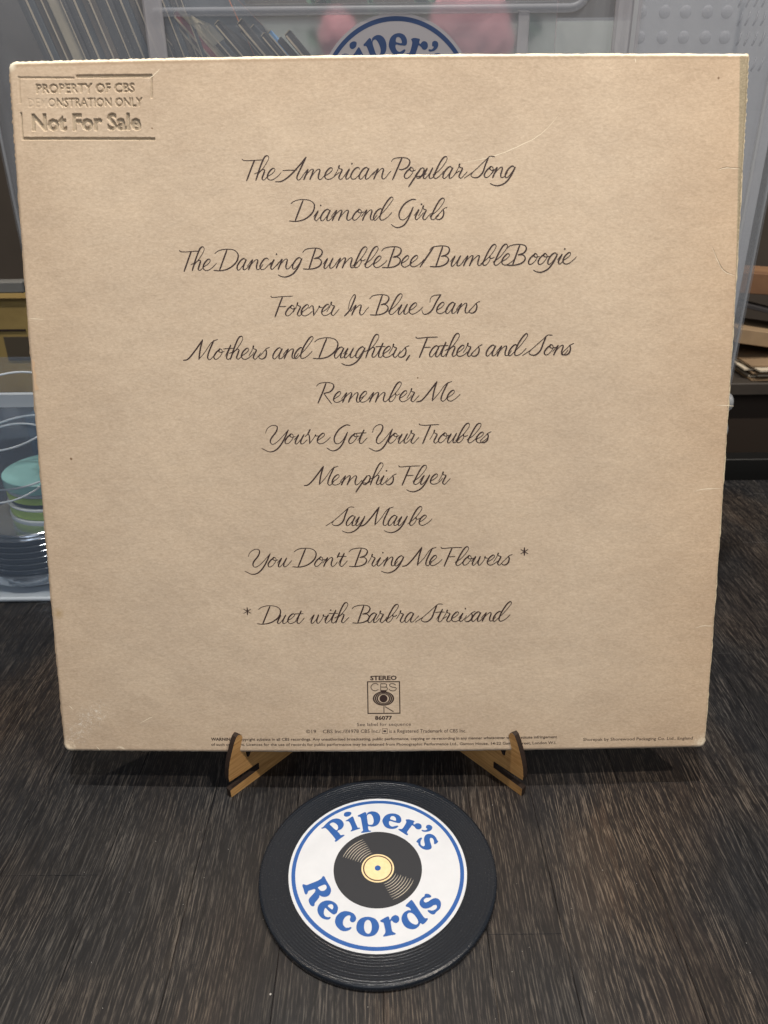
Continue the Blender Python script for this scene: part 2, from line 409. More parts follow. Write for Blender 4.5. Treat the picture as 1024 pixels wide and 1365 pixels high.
# ragged, dented outline
def rag(t, s): return .22*np.sin(t*.9+s) * np.sin(t*.13+2*s) + .16*np.sin(t*2.3+s*3)
xx = x_ + np.where(x_ < .1, rag(y_, 1), 0) + np.where(x_ > SW - .1, rag(y_, 2), 0); yy = y_ + np.where(y_ < .1, .6*rag(x_, 3), 0) + np.where(y_ > SH - .1, .6*rag(x_, 4), 0)
cr = 3.0                                             # rounded corners
for cxn, cyn, sx_, sy_ in ((cr, cr, -1, -1), (SW-cr, cr, 1, -1), (cr, SH-cr, -1, 1), (SW-cr+1.6, SH-cr+1.6, 1, 1)):
    dx, dy = (xx - cxn) * sx_, (yy - cyn) * sy_; mxy = np.maximum(dx, dy); dd = np.hypot(dx, dy); q = (dx > 0) & (dy > 0)
    k = np.where(q & (dd > 0), mxy / np.maximum(dd, 1e-6), 1); xx = np.where(q, cxn + (xx - cxn) * k, xx); yy = np.where(q, cyn + (yy - cyn) * k, yy)
V = sw(xx, yy, hz); nX, nY = len(ax), len(ay)
idx = np.arange(nX * nY).reshape(nY, nX)
Fc = np.stack([idx[:-1, :-1], idx[:-1, 1:], idx[1:, 1:], idx[1:, :-1]], -1).reshape(-1, 4)
per = list(idx[0, :]) + list(idx[1:, -1]) + list(idx[-1, -2::-1]) + list(idx[-2:0:-1, 0])
Vs = sw(xx[per], yy[per], -1.6); base = len(V); n_ = len(per)
Fs = [(per[i], base + i, base + (i+1) % n_, per[(i+1) % n_]) for i in range(n_)]
uv = np.stack([x_ / SW, y_ / SH], 1); uv = np.concatenate([uv, uv[per]])
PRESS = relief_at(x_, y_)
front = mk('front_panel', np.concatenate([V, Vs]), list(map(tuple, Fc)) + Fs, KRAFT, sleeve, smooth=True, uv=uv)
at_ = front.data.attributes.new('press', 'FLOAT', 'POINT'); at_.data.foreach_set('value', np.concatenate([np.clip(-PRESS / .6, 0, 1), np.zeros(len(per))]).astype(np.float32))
b = MB(); b.box(.8, SW - .8, .8, SH - .8, -3.0, -1.6, M=lambda p: tuple(sw(p[0], p[1], p[2])[0])); b.build('back_panel', mat('sleeve_back_board', (.40, .30, .20), .7), sleeve)

# --- lettering: a pen alphabet (units: 1/5.12 photo pixel at the first line; y up from the baseline)
G = {
'T': [[(-27,138),(-15,129),(20,127),(60,129),(118,131)], [(58,129),(38,85),(0,-3)]],
'h': [[(-8,40),(36,62),(72,106),(90,142),(80,158),(60,144),(32,86),(0,0)], [(4,20),(28,52),(50,69),(60,62),(52,38),(42,12),(48,1),(60,4),(80,26)]],
'e': [[(0,22),(30,40),(50,60),(48,74),(34,72),(12,50),(1,24),(6,6),(24,-1),(48,8),(76,30)]],
'A': [[(66,145),(15,88),(-50,25),(-105,-8),(-150,-12)], [(66,145),(30,78),(2,22),(3,3),(18,0),(45,28)], [(-95,60),(-60,62),(0,62)]],
'm': [[(-8,24),(16,54),(29,66),(14,32),(0,0)], [(3,8),(26,42),(52,66),(63,62),(54,34),(40,0)], [(43,8),(68,42),(94,66),(106,60),(96,24),(97,4),(108,0),(122,10),(144,36)]],
'n': [[(-8,24),(16,54),(29,66),(14,32),(0,0)], [(3,8),(26,42),(52,66),(64,60),(54,24),(55,4),(66,0),(80,10),(98,34)]],
'r': [[(-28,24),(-8,56),(7,92),(2,78),(10,68),(24,62),(14,40),(2,14),(6,2),(18,0),(40,24)]],
'i': [[(-6,26),(26,66),(12,38),(2,14),(6,1),(16,2),(42,28)], 'dot', (45,100)],
'c': [[(58,64),(52,75),(32,70),(8,40),(0,16),(10,0),(30,4),(58,30)]],
'a': [[(64,60),(50,75),(26,60),(5,28),(3,4),(16,0),(40,26),(66,66)], [(66,66),(48,30),(43,4),(52,0),(66,8),(88,32)]],
'o': [[(42,68),(18,48),(1,20),(8,1),(30,8),(56,40),(58,64),(44,72),(37,58),(50,48),(74,54)]],
'p': [[(12,22),(50,68),(10,8),(-30,-52)], [(12,10),(40,52),(60,68),(70,56),(62,28),(42,6),(24,2),(22,14),(50,14),(84,30)]],
'u': [[(-4,28),(28,66),(8,26),(3,4),(14,0),(38,26),(64,66)], [(64,66),(44,26),(42,4),(52,0),(66,8),(86,30)]],
'l': [[(-6,22),(36,50),(74,94),(90,126),(80,139),(60,126),(34,84),(6,26),(1,12),(8,0),(24,2),(54,28)]],
'P': [[(66,134),(38,75),(0,-6)], [(-8,112),(12,130),(60,137),(104,130),(120,108),(104,74),(66,58),(44,62)]],
'S': [[(-122,-2),(-60,40),(16,106),(52,136),(86,136)], [(42,128),(22,80),(4,32),(-28,4),(-60,2),(-76,16),(-64,34)]],
'g': [[(64,60),(50,75),(26,60),(5,28),(3,4),(16,0),(40,26),(66,66)], [(66,66),(38,10),(4,-32),(-38,-52),(-72,-50),(-96,-38)]],
'y': [[(-4,28),(28,66),(8,26),(3,4),(14,0),(38,26),(66,68)], [(66,68),(38,10),(4,-32),(-38,-52),(-72,-50),(-96,-38)]],
'D': [[(58,134),(30,70),(0,0)], [(-28,112),(0,130),(50,140),(108,132),(136,102),(122,54),(70,12),(10,-3),(-42,0)]],
'G': [[(118,130),(88,132),(38,102),(4,48),(6,8),(30,0),(62,22),(98,80)], [(98,80),(64,4),(30,-38),(-15,-52),(-54,-30)]],
's': [[(-12,14),(20,45),(42,68),(64,78)], [(38,66),(43,44),(36,16),(16,0),(-4,2),(-12,14)]],
'B': [[(48,130),(24,66),(0,0)], [(-42,108),(-18,128),(38,136),(82,128),(94,106),(76,78),(38,66)], [(38,66),(70,65),(87,46),(76,20),(44,3),(0,-3),(-40,-1)]],
'b': [[(-14,10),(36,50),(72,94),(88,126),(78,139),(58,126),(32,84),(5,26),(1,12),(8,0),(26,6),(46,34),(48,60),(46,50),(60,46),(76,54)]],
'd': [[(64,60),(50,75),(26,60),(5,28),(3,4),(16,0),(42,26),(80,66),(116,112),(132,138),(122,149),(98,128),(62,70),(45,22),(48,2),(64,0),(90,14),(108,32)]],
'F': [[(-25,137),(-10,128),(60,133),(130,134)], [(58,132),(28,62),(0,-5)], [(32,64),(80,66)]],
'v': [[(-10,50),(10,68),(20,56),(22,2)], [(22,2),(50,40),(64,66),(62,56),(82,56)]],
'I': [[(26,38),(40,95),(68,136),(78,126),(62,84),(34,30),(0,-5)]],
'J': [[(96,128),(66,84),(36,30),(4,0),(-28,0),(-40,26)], [(18,78),(24,106),(48,122),(96,128)]],
'M': [[(-30,136),(-90,58),(-138,6),(-172,-4)], [(-30,136),(-50,70),(-62,4)], [(-62,4),(-15,55),(30,116),(76,138)], [(48,130),(14,62),(0,20),(4,3),(18,0),(44,26)]],
't': [[(-10,20),(34,100),(10,44),(1,10),(10,0),(20,2),(40,24)], [(-18,72),(10,75),(48,75)]],
'w': [[(-8,26),(26,66),(6,24),(2,4),(14,0),(36,24),(58,64)], [(58,64),(44,24),(46,2),(58,1),(84,34),(96,66),(92,54),(112,52)]],
'R': [[(60,135),(34,70),(0,-3)], [(-8,116),(15,134),(68,141),(108,130),(112,104),(88,76),(44,64)], [(44,64),(66,30),(96,-8)]],
'Y': [[(-32,78),(-16,112),(22,134),(52,124),(44,88),(8,42),(1,12),(20,-2),(62,26),(130,100)], [(130,100),(90,18),(46,-38),(-5,-56),(-62,-32)]],
"'": [[(22,102),(4,68)]], '/': [[(95,126),(0,-2)]], ',': [[(18,12),(-6,-24)]],
'*': [[(0,96),(0,46)], [(-24,86),(24,56)], [(-24,56),(24,86)]],
}
LINES = [   # (zoom origin x, zoom origin y), baseline anchors in the photo, letters with their x in zoom pixels; ~ = running-out stroke
 ('The American Popular Song', (340, 240.2), (640, 236.9), [(310, 'T97 h160 e238~ A440 m487 e630 r725 i772 c808 a863 n965~'), (500, 'P120 o200 p262 u328 l400 a462 r572~ S730 o745 n803 g887')]),
 ('Diamond Girls', (400, 294.4), (570, 292.5), [(310, 'D428 i560 a600 m682 o820 n888'), (500, 'd-12~ G163 i273 r325 l380 s425')]),
 ('The Dancing Bumble Bee/Bumble Boogie', (250, 361), (740, 351.9), [(230, 'T80 h135 e210~ D322 a440 n520 c598 i670 n722 g818'), (400, 'B62 u162 m248 b370 l444 e503~ B600 e692 e752~ /820'), (580, 'B6 u108 m195 b326 l402 e455~ B530 o637 o703 g768 i840 e872~')]),
 ('Forever In Blue Jeans', (380, 421.3), (620, 417.3), [(230, 'F700 o772 r852'), (400, 'e8 v72 e148 r212~ I305 n354~ B518 l608 u668 e745~ J870 e932'), (580, 'a72 n152 s243')]),
 ('Mothers and Daughters, Fathers and Sons', (260, 479.5), (750, 472.9), [(240, 'M190 o232 t318 h345 e420 r500 s550 a633 n712 d780~'), (410, 'D78 a183 u250 g328 h398 t484 e515 r584 s630 ,680 F764 a832 t912'), (580, 'h75 e148 r220 s258 a347 n425 d500~ S715 o745 n810 s880')]),
 ('Remember Me', (425, 536.6), (600, 534.4), [(410, 'R72 e178 m240 e355 m424 b556 e628 r706~ M912'), (580, 'e82~')]),
 ("You've Got Your Troubles", (360, 591.9), (640, 589.9), [(340, "Y105 o205 u272 '358 v352 e425~ G540 o640 t712~"), (480, 'Y112 o195 u260 r347~ T428 r503 o535 u595 b660 l736 e792 s832')]),
 ('Memphis Flyer', (430, 646.6), (590, 645.3), [(340, 'M498 e526 m590 p718 h788 i856 s904'), (480, 'F288 l366 y411 e480 r563~')]),
 ('Say Maybe', (450, 700.7), (570, 700), [(420, 'S188 a212 y277 M466 a498 y566 b645 e710~')]),
 ("You Don't Bring Me Flowers *", (340, 755.8), (670, 752.8), [(320, "Y89 o192 u260~ D398 o510 n572 '662 t681~"), (420, 'B272 r388 i423 n470 g543 M757 e782~'), (520, 'F370 l449 o497 w560 e663 r733 s772 *915')]),
 ('* Duet with Barbra Streisand', (350, 831.4), (665, 827.7), [(315, '*80 D182 u280 e352 t415~ w510 i606 t650 h680~ B830 a898'), (495, 'r60 b104 r197 a228~ S410 t455 r514 e548 i601 s648 a685 n757 d830~')]),
]
UNIT = np.linalg.norm(img2s(520, 238) - img2s(500, 238)) / 20 / 5.12
def pen(strokes, org, ex, ey, out, z0, k=UNIT, thin=4.7, thick=6.0):
    for P in strokes:
        C_ = smooth_curve(P, 5); n_ = len(C_); W = []
        for i in range(n_):
            d = C_[min(i+1, n_-1)] - C_[max(i-1, 0)]; d = d / (np.linalg.norm(d) + 1e-9)
            cs = max(0., d @ np.array([-.40, -.916])); W.append(thin + thick * cs**1.6 + 1.2 * d[0]**2)
        W = np.convolve([W[0]]*2 + W + [W[-1]]*2, [.15, .2, .3, .2, .15], 'valid')
        L = []; R = []
        for i in range(n_):
            d = C_[min(i+1, n_-1)] - C_[max(i-1, 0)]; d = d / (np.linalg.norm(d) + 1e-9); nn = np.array([-d[1], d[0]]) * W[i] / 2
            e_ = -d * W[i] * .3 if i == 0 else (d * W[i] * .3 if i == n_-1 else 0)
            q = .6 if i in (0, n_ - 1) else 1
            L.append(C_[i] + nn * q + e_); R.append(C_[i] - nn * q + e_)
        Q = [org + k * (p[0] * ex + p[1] * ey) for p in L + R]; Q = np.array(Q)
        z0[0] += .0015
        out.add(sw(Q[:, 0], Q[:, 1], bow(Q[:, 0], Q[:, 1]) + z0[0]), [(i, n_+i, n_+i+1, i+1) for i in range(n_-1)])
def disc2(cx, cy, r, n=10): return [(cx + r*math.cos(2*math.pi*i/n), cy + r*math.sin(2*math.pi*i/n)) for i in range(n)]
for title, A, B_, segs in LINES:
    a, bq = img2s(*A), img2s(*B_); slope = (A[1] - B_[1]) / (A[0] - B_[0]); out = MB(); z0 = [.03]
    ex = (bq - a) / np.linalg.norm(bq - a); ey = np.array([-ex[1], ex[0]])
    for zx, s_ in segs:
        toks = s_.split()
        for ti, tok in enumerate(toks):
            ch = tok[0]; fl = tok.endswith('~'); x = float(tok[1:].rstrip('~')); px = zx + x / 5.12; py = A[1] + (px - A[0]) * slope
            if ch == '*': py += 0
            org = img2s(px, py); g = G[ch]
            st = [[(p[0] * (1.035 if ch.islower() else 1.0), p[1]) for p in s] for s in g if isinstance(s, list)]
            if fl:
                q = st[-1] if ch != 't' else st[0]; l = q[-1]; ext = q + [(l[0] + 16, l[1] + 17)]; st = [ext if s is q else s for s in st]
            elif ch in 'acehilmnrtudp' and ti + 1 < len(toks):
                gap = float(toks[ti+1][1:].rstrip('~')) + 6 - x; q = st[-1] if ch != 't' else st[0]; l = q[-1]
                if 5 < gap - l[0] < 34: ext = q + [(gap, min(l[1] + 18, 46))]; st = [ext if s is q else s for s in st]
            if ch == 'Y' and zx == 480: st = [[(p[0] * .88, p[1]) for p in s] for s in st]
            if ch == '*': st = [[(p[0] * 1.12, (p[1] - 71) * 1.12 + 99) for p in s] for s in st]
            jx = 1 + random.uniform(-.015, .015); st = [[(p[0] * jx, p[1] + random.uniform(-.8, .8)) for p in s] for s in st]
            pen(st, org, ex, ey, out, z0)
            if 'dot' in g:
                c_ = g[-1]; D_ = np.array([org + UNIT * (p[0] * ex + p[1] * ey) for p in disc2(*c_, 5.8)]); z0[0] += .0015
                out.add(sw(D_[:, 0], D_[:, 1], bow(D_[:, 0], D_[:, 1]) + z0[0]), [tuple(range(len(D_)))])
    tag(out.build('song_title', INK, sleeve), 'brown pen lettering reading "%s"' % title)

# --- small printing
def print_type(name, items, label, ink=SMALLINK):
    out = MB(); z = .03
    for body, A, B_, cap, bold in items:
        P, T = place_type(body, A, B_, cap, bold); z += .002
        out.add(sw(P[:, 0], P[:, 1], bow(P[:, 0], P[:, 1]) + z), T)
    return tag(out.build(name, ink, sleeve), label)
print_type('stereo_print', [('STEREO', (493.6, 906.6), (529, 906.2), 2.25, .035)], 'bold brown word STEREO above the boxed emblem', INK)
print_type('catalogue_number', [('86077', (500, 959.4), (523, 959.2), 2.0, .035)], 'bold brown number 86077 under the boxed emblem', INK)
print_type('sequence_note', [('See label for sequence', (476, 967.8), (548, 967.2), 1.75, .0)], 'small print reading See label for sequence')
print_type('copyright_line', [('\u00a919', (408, 977.4), (421.5, 977.3), 1.9, .004), ('CBS Inc./\u24651978 CBS Inc./'.replace('\u2465', ''), (430, 977.3), (430.5, 977.3), .01, 0)][:1] + [
    ('CBS Inc./', (430.5, 977.3), (459.5, 977.0), 1.9, .004), ('1978 CBS Inc./', (465.5, 977.0), (507.5, 976.7), 1.9, .004), ('is a Registered Trademark of CBS Inc.', (519, 976.7), (621.5, 976.2), 1.9, .004)], 'line of small copyright print')
print_type('warning_print', [
    ('WARNING:', (281.5, 987.1), (313, 987.3), 1.55, .03), ('Copyright subsists in all CBS recordings. Any unauthorised broadcasting, public performance, copying or re-recording in any manner whatsoever will constitute infringement', (316, 987.3), (742.5, 983.8), 1.5, .016),
    ('of such copyright. Licences for the use of records for public performance may be obtained from Phonographic Performance Ltd., Ganton House, 14-22 Ganton Street, London W.I.', (281.8, 994.0), (741.5, 991.6), 1.5, .012)], 'two lines of tiny warning print along the bottom')
print_type('packaging_credit', [('Shorepak by Shorewood Packaging Co. Ltd., England', (777.3, 987.6), (923.5, 985.6), 1.6, .006)], 'tiny packaging credit at the lower right')
def ringpoly(c, rx, ry, w_, n=48):
    o = [(c[0] + rx*math.cos(2*math.pi*i/n), c[1] + ry*math.sin(2*math.pi*i/n)) for i in range(n)]
    i_ = [(c[0] + (rx-w_)*math.cos(2*math.pi*i/n), c[1] + (ry-w_*.55)*math.sin(2*math.pi*i/n)) for i in range(n)]
    return o + i_, [(i, (i+1) % n, n + (i+1) % n, n + i) for i in range(n)]
# circled P on the copyright line + little boxed eye
def on_sleeve(out, V2, Fc, z): V2 = np.array(V2); out.add(sw(V2[:, 0], V2[:, 1], bow(V2[:, 0], V2[:, 1]) + z), Fc)
em = MB()
def seg(out, a, b, wd, z):
    a = np.array(a, float); b = np.array(b, float); d = (b-a)/np.linalg.norm(b-a); nn = np.array([-d[1], d[0]])*wd/2
    on_sleeve(out, [a-nn, b-nn, b+nn, a+nn], [(0, 1, 2, 3)], z)
zl = lambda x, y: img2s(470 + x / 11.378, 890 + y / 11.378)
q = [zl(228, 214), zl(712, 212), zl(720, 690), zl(236, 694)]
for i in range(4): 
    a_, b_ = q[i], q[(i+1) % 4]; dd = (b_-a_)/np.linalg.norm(b_-a_)*.22; seg(em, a_ - dd, b_ + dd, .52, .03 + i*.002)
def letter(P, wd, z):
    for s_ in P:
        C_ = smooth_curve(s_, 5)
        for i in range(len(C_)-1): seg(em, C_[i] - (C_[i+1]-C_[i])*.08, C_[i+1] + (C_[i+1]-C_[i])*.08, wd, z + (i % 2) * .002)
L = lambda pts: [zl(*p) for p in pts]
letter([L([(392, 262), (360, 240), (310, 248), (280, 292), (300, 335), (345, 350), (392, 332)])], .34, .05)
letter([L([(428, 245), (428, 345)]), L([(428, 243), (495, 243), (520, 262), (505, 290), (428, 293)]), L([(428, 293), (510, 295), (532, 318), (510, 342), (428, 345)])], .34, .055)
letter([L([(655, 262), (620, 242), (575, 246), (562, 270), (600, 292), (650, 300), (664, 325), (630, 350), (580, 345), (552, 325)])], .34, .06)
c0 = zl(470, 468); mmx = np.linalg.norm(zl(570, 468) - zl(470, 468)) / 100
for k, (rx, ry, wz) in enumerate([(162, 116, 24), (131, 100, 21), (103, 84, 20)]):
    V2, Fq = ringpoly(c0, rx*mmx, ry*mmx, wz*mmx); on_sleeve(em, V2, Fq, .04 + k*.002)
V2 = [(c0[0] + 60*mmx*math.cos(t*math.pi/16), c0[1] + 62*mmx*math.sin(t*math.pi/16)) for t in range(32)]; on_sleeve(em, V2, [tuple(range(32))], .05)
on_sleeve(em, L([(420, 350), (520, 350), (500, 375), (440, 375)])[::-1], [(0, 1, 2, 3)], .062)
seg(em, zl(476, 585), zl(478, 690), .38, .045); seg(em, zl(490, 588), zl(622, 668), .40, .047)
tag(em.build('boxed_emblem', INK, sleeve), 'square brown emblem with the letters CBS over an eye')
sm = MB()
for c_, r in (((462.4, 974.7), 1.0),):
    cc_ = img2s(*c_); V2, Fq = ringpoly(cc_, 1.0, 1.0, .2, 20); V2 = [(x, y) for x, y in V2]; on_sleeve(sm, V2, Fq, .03)
    seg(sm, cc_ + [-.25, -.6], cc_ + [-.25, .6], .2, .032); seg(sm, cc_ + [-.2, .5], cc_ + [.35, .3], .2, .034); seg(sm, cc_ + [-.2, -.05], cc_ + [.35, .25], .2, .036)
cc_ = img2s(513, 974.6)
for s0, s1 in (((-1.25, -1.3), (1.25, -1.3)), ((1.25, -1.3), (1.25, 1.3)), ((1.25, 1.3), (-1.25, 1.3)), ((-1.25, 1.3), (-1.25, -1.3))): seg(sm, cc_ + s0, cc_ + s1, .2, .03 + .002 * s0[0])
V2 = [(cc_[0] + .8*math.cos(t*math.pi/10), cc_[1] + .5*math.sin(t*math.pi/10)) for t in range(20)]; on_sleeve(sm, V2, [tuple(range(20))], .036)
sm.build('small_symbols', SMALLINK, sleeve)

# --- creases, nicks and a speck
def crease(pts, wd, up, col, name='crease'):
    out = MB(); C_ = smooth_curve([img2s(*p) for p in pts], 6)
    C_ = [p + np.array([0, up]) + np.array([random.uniform(-.12, .12), random.uniform(-.1, .1)]) for p in C_]
    n_ = len(C_); Q = []
    for sgn in (1, -1):
        for i in range(n_):
            d = C_[min(i+1, n_-1)] - C_[max(i-1, 0)]; d /= np.linalg.norm(d); wv = wd * math.sin(math.pi * (i + .35) / (n_ + .2)) * random.uniform(.5, 1.1)
            Q.append(C_[i] + sgn * np.array([-d[1], d[0]]) * wv / 2)
    on_sleeve(out, Q, [(i, n_+i, n_+i+1, i+1) for i in range(n_-1)], .022); out.build(name, col, sleeve)
for pts, dk in (([(748, 150), (722, 178), (689, 196), (655, 209), (604, 220)], .0), ([(948, 325), (957, 348), (966, 362), (981, 368)], 1), ([(955, 540), (978, 541)], 0), ([(925, 655), (940, 652), (962, 651)], 0), ([(925, 838), (938, 834), (951, 835)], 0), ([(37, 424), (58, 426)], 0), ([(214, 91), (207, 98), (197, 108)], 0), ([(957, 227), (968, 224), (986, 225)], 1), ([(185, 965), (198, 958), (205, 955)], 0), ([(846, 77), (848, 84)], 0), ([(92, 940), (98, 946)], 0), ([(155, 997), (161, 995.5), (168, 999)], 0), ([(156, 996.5), (162, 997), (166, 999)], 0), ([(128, 994), (133, 1000)], 0)):
    crease(pts, .42, 0, CREASE)
    if dk: crease(pts, .4, .35, SHADE_SPECK)  # dark ribbon paints the shaded flank beside the pale crease
for (x, y, r) in ((95, 611.5, .7), (958, 104, .55), (557, 503.5, .45), (203, 171, .4)):
    c_ = img2s(x, y); o_ = MB(); on_sleeve(o_, [(c_[0] + r*math.cos(t*.785)*random.uniform(.7, 1.1), c_[1] + r*math.sin(t*.785)*random.uniform(.7, 1.1)) for t in range(8)], [tuple(range(8))], .02); o_.build('speck', SHADE_SPECK, sleeve)
o_ = MB(); pp = [img2s(*p) for p in [(42.5, 478), (47, 483), (46, 492), (49, 500), (48, 510), (52.5, 519), (46.5, 521), (45, 505), (43.5, 492)]]
on_sleeve(o_, pp[::-1], [tuple(range(9))], .05); o_.build('torn_edge', TORN, sleeve)

# ------------------------------------------------------------------ wooden display stand (two crossing plates)
stand = thing('display_stand', (-5, 300, 0), 'small laser-cut plywood plate stand with crossing legs holding up the big sleeve', 'stand')
prof = [(0, 0), (-.2, 4.6), (1.5, 4.9), (18.4, 5.2), (18.6, 9.0), (18.0, 9.4), (2, 10.2), (0, 10.4), (-.2, 13), (.5, 18), (1.6, 22), (3.1, 26), (5.3, 31), (7.0, 33.8), (8.4, 34.6), (10.0, 33.4), (10.9, 30.5), (11.4, 27), (11.5, 21), (11.8, 18.2), (12.6, 17.4), (13.6, 17.8), (14.6, 19.6), (15.3, 20.9), (17.8, 20.4), (20.5, 24), (27, 41), (47, 92), (49.5, 95), (54, 93), (60, 74), (72, 40), (100, 26), (126, 20), (131, 8), (131, 0), (120, 0), (116, 3), (70, 3), (66, 0)]
def plate(P0, u, side):
    u = np.array(u); nrm = np.array([-u[1], u[0], 0]) * side; P0 = np.array(P0)
    th = 3.0; A = [P0 + u*a + np.array([0, 0, z]) for a, z in prof]; Bk = [p + nrm * th for p in A]; n_ = len(prof)
    V2, T = poly_fill([prof]); 
    V = A + Bk; Fq = []; mi = []
    for t in T:
        t2 = t if side > 0 else t[::-1]
        Fq.append(t2 if side < 0 else t2); mi.append(0); Fq.append(tuple(n_ + i for i in t[::-1])); mi.append(0)
    for i in range(n_): Fq.append((i, (i+1) % n_, n_ + (i+1) % n_, n_ + i)); mi.append(1)
    return mk('side_plate', V, Fq, None, stand, mats=[PLY, BURN], midx=mi)
plate((-77.2, 273.1, .05), (.6623, .7492, 0), 1); plate((66.5, 272.2, .05), (-.6622, .7493, 0), -1)

# ------------------------------------------------------------------ record-shaped coaster with printed label
BLUE = noisy('blue_print', (.016, .085, .31), (.020, .098, .34), 300, .45, .4)
WHITE = noisy('white_label_paper', (.56, .59, .64), (.61, .64, .69), 90, .42, .4)
def vinyl():
    M = mat('black_coaster', (.012, .015, .021), .40, .32); n = NT(M); tc = n.n('ShaderNodeTexCoord'); mp = n.n('ShaderNodeVectorMath', operation='LENGTH')
    n.l(tc.outputs['Object'], mp.inputs[0]); f = n.n('ShaderNodeTexNoise', noise_dimensions='1D'); f.inputs['Scale'].default_value = 900; f.inputs['Detail'].default_value = 3
    n.l(mp.outputs['Value'], f.inputs['W']); s1 = n.math('SINE', n.math('MULTIPLY', mp.outputs['Value'], 5200.0))
    g = n.noise(n.coord('Object', (1, 1, 1)), 1400, 3, .6)
    n.bump(n.math('ADD', n.math('ADD', n.math('MULTIPLY', s1, .5), f.outputs['Fac']), n.math('MULTIPLY', g, 1.5)), .7, .00011)
    dust = n.r01(n.noise(n.coord('Object', (1, 1, 1)), 900, 2, .5), .73, .76)
    n.l(n.mix(n.math('MULTIPLY', dust, .35), (.012, .0155, .022), (.16, .16, .17)), n.b.inputs['Base Color'])
    n.l(n.math('MULTIPLY_ADD', g, .18, .16), n.b.inputs['Roughness']); return M
VIN = vinyl()
KC = np.array([-4.4, 228.8, 0.]); RL = 39.2; ZT = 3.5
coaster = thing('record_coaster', tuple(KC), "round black record-shaped coaster with a white and blue Piper's Records label lying on the table".replace("Piper's Records ", 'shop '), 'coaster')
b = MB(); b.lathe([(51.0, .0), (51.8, .15), (52.2, .7), (52.2, 2.7), (51.9, 3.2), (51.4, 3.45), (50.2, 3.5), (49.6, 3.5), (49.2, 3.40), (40, 3.40)], KC[0], KC[1], 160); b.build('vinyl_disc', VIN, coaster, smooth=True)
def flat_disc(name, r, z, mt, parent, M, n=128, inner=0, th=.08):
    b = MB()
    if inner: prof_ = [(inner, z - th), (inner, z), (r, z), (r, z - th)]; b.lathe(prof_, 0, 0, n, M=M, cap=False)
    else: b.lathe([(r, z - th), (r, z)], 0, 0, n, M=M)
    return b.build(name, mt, parent)
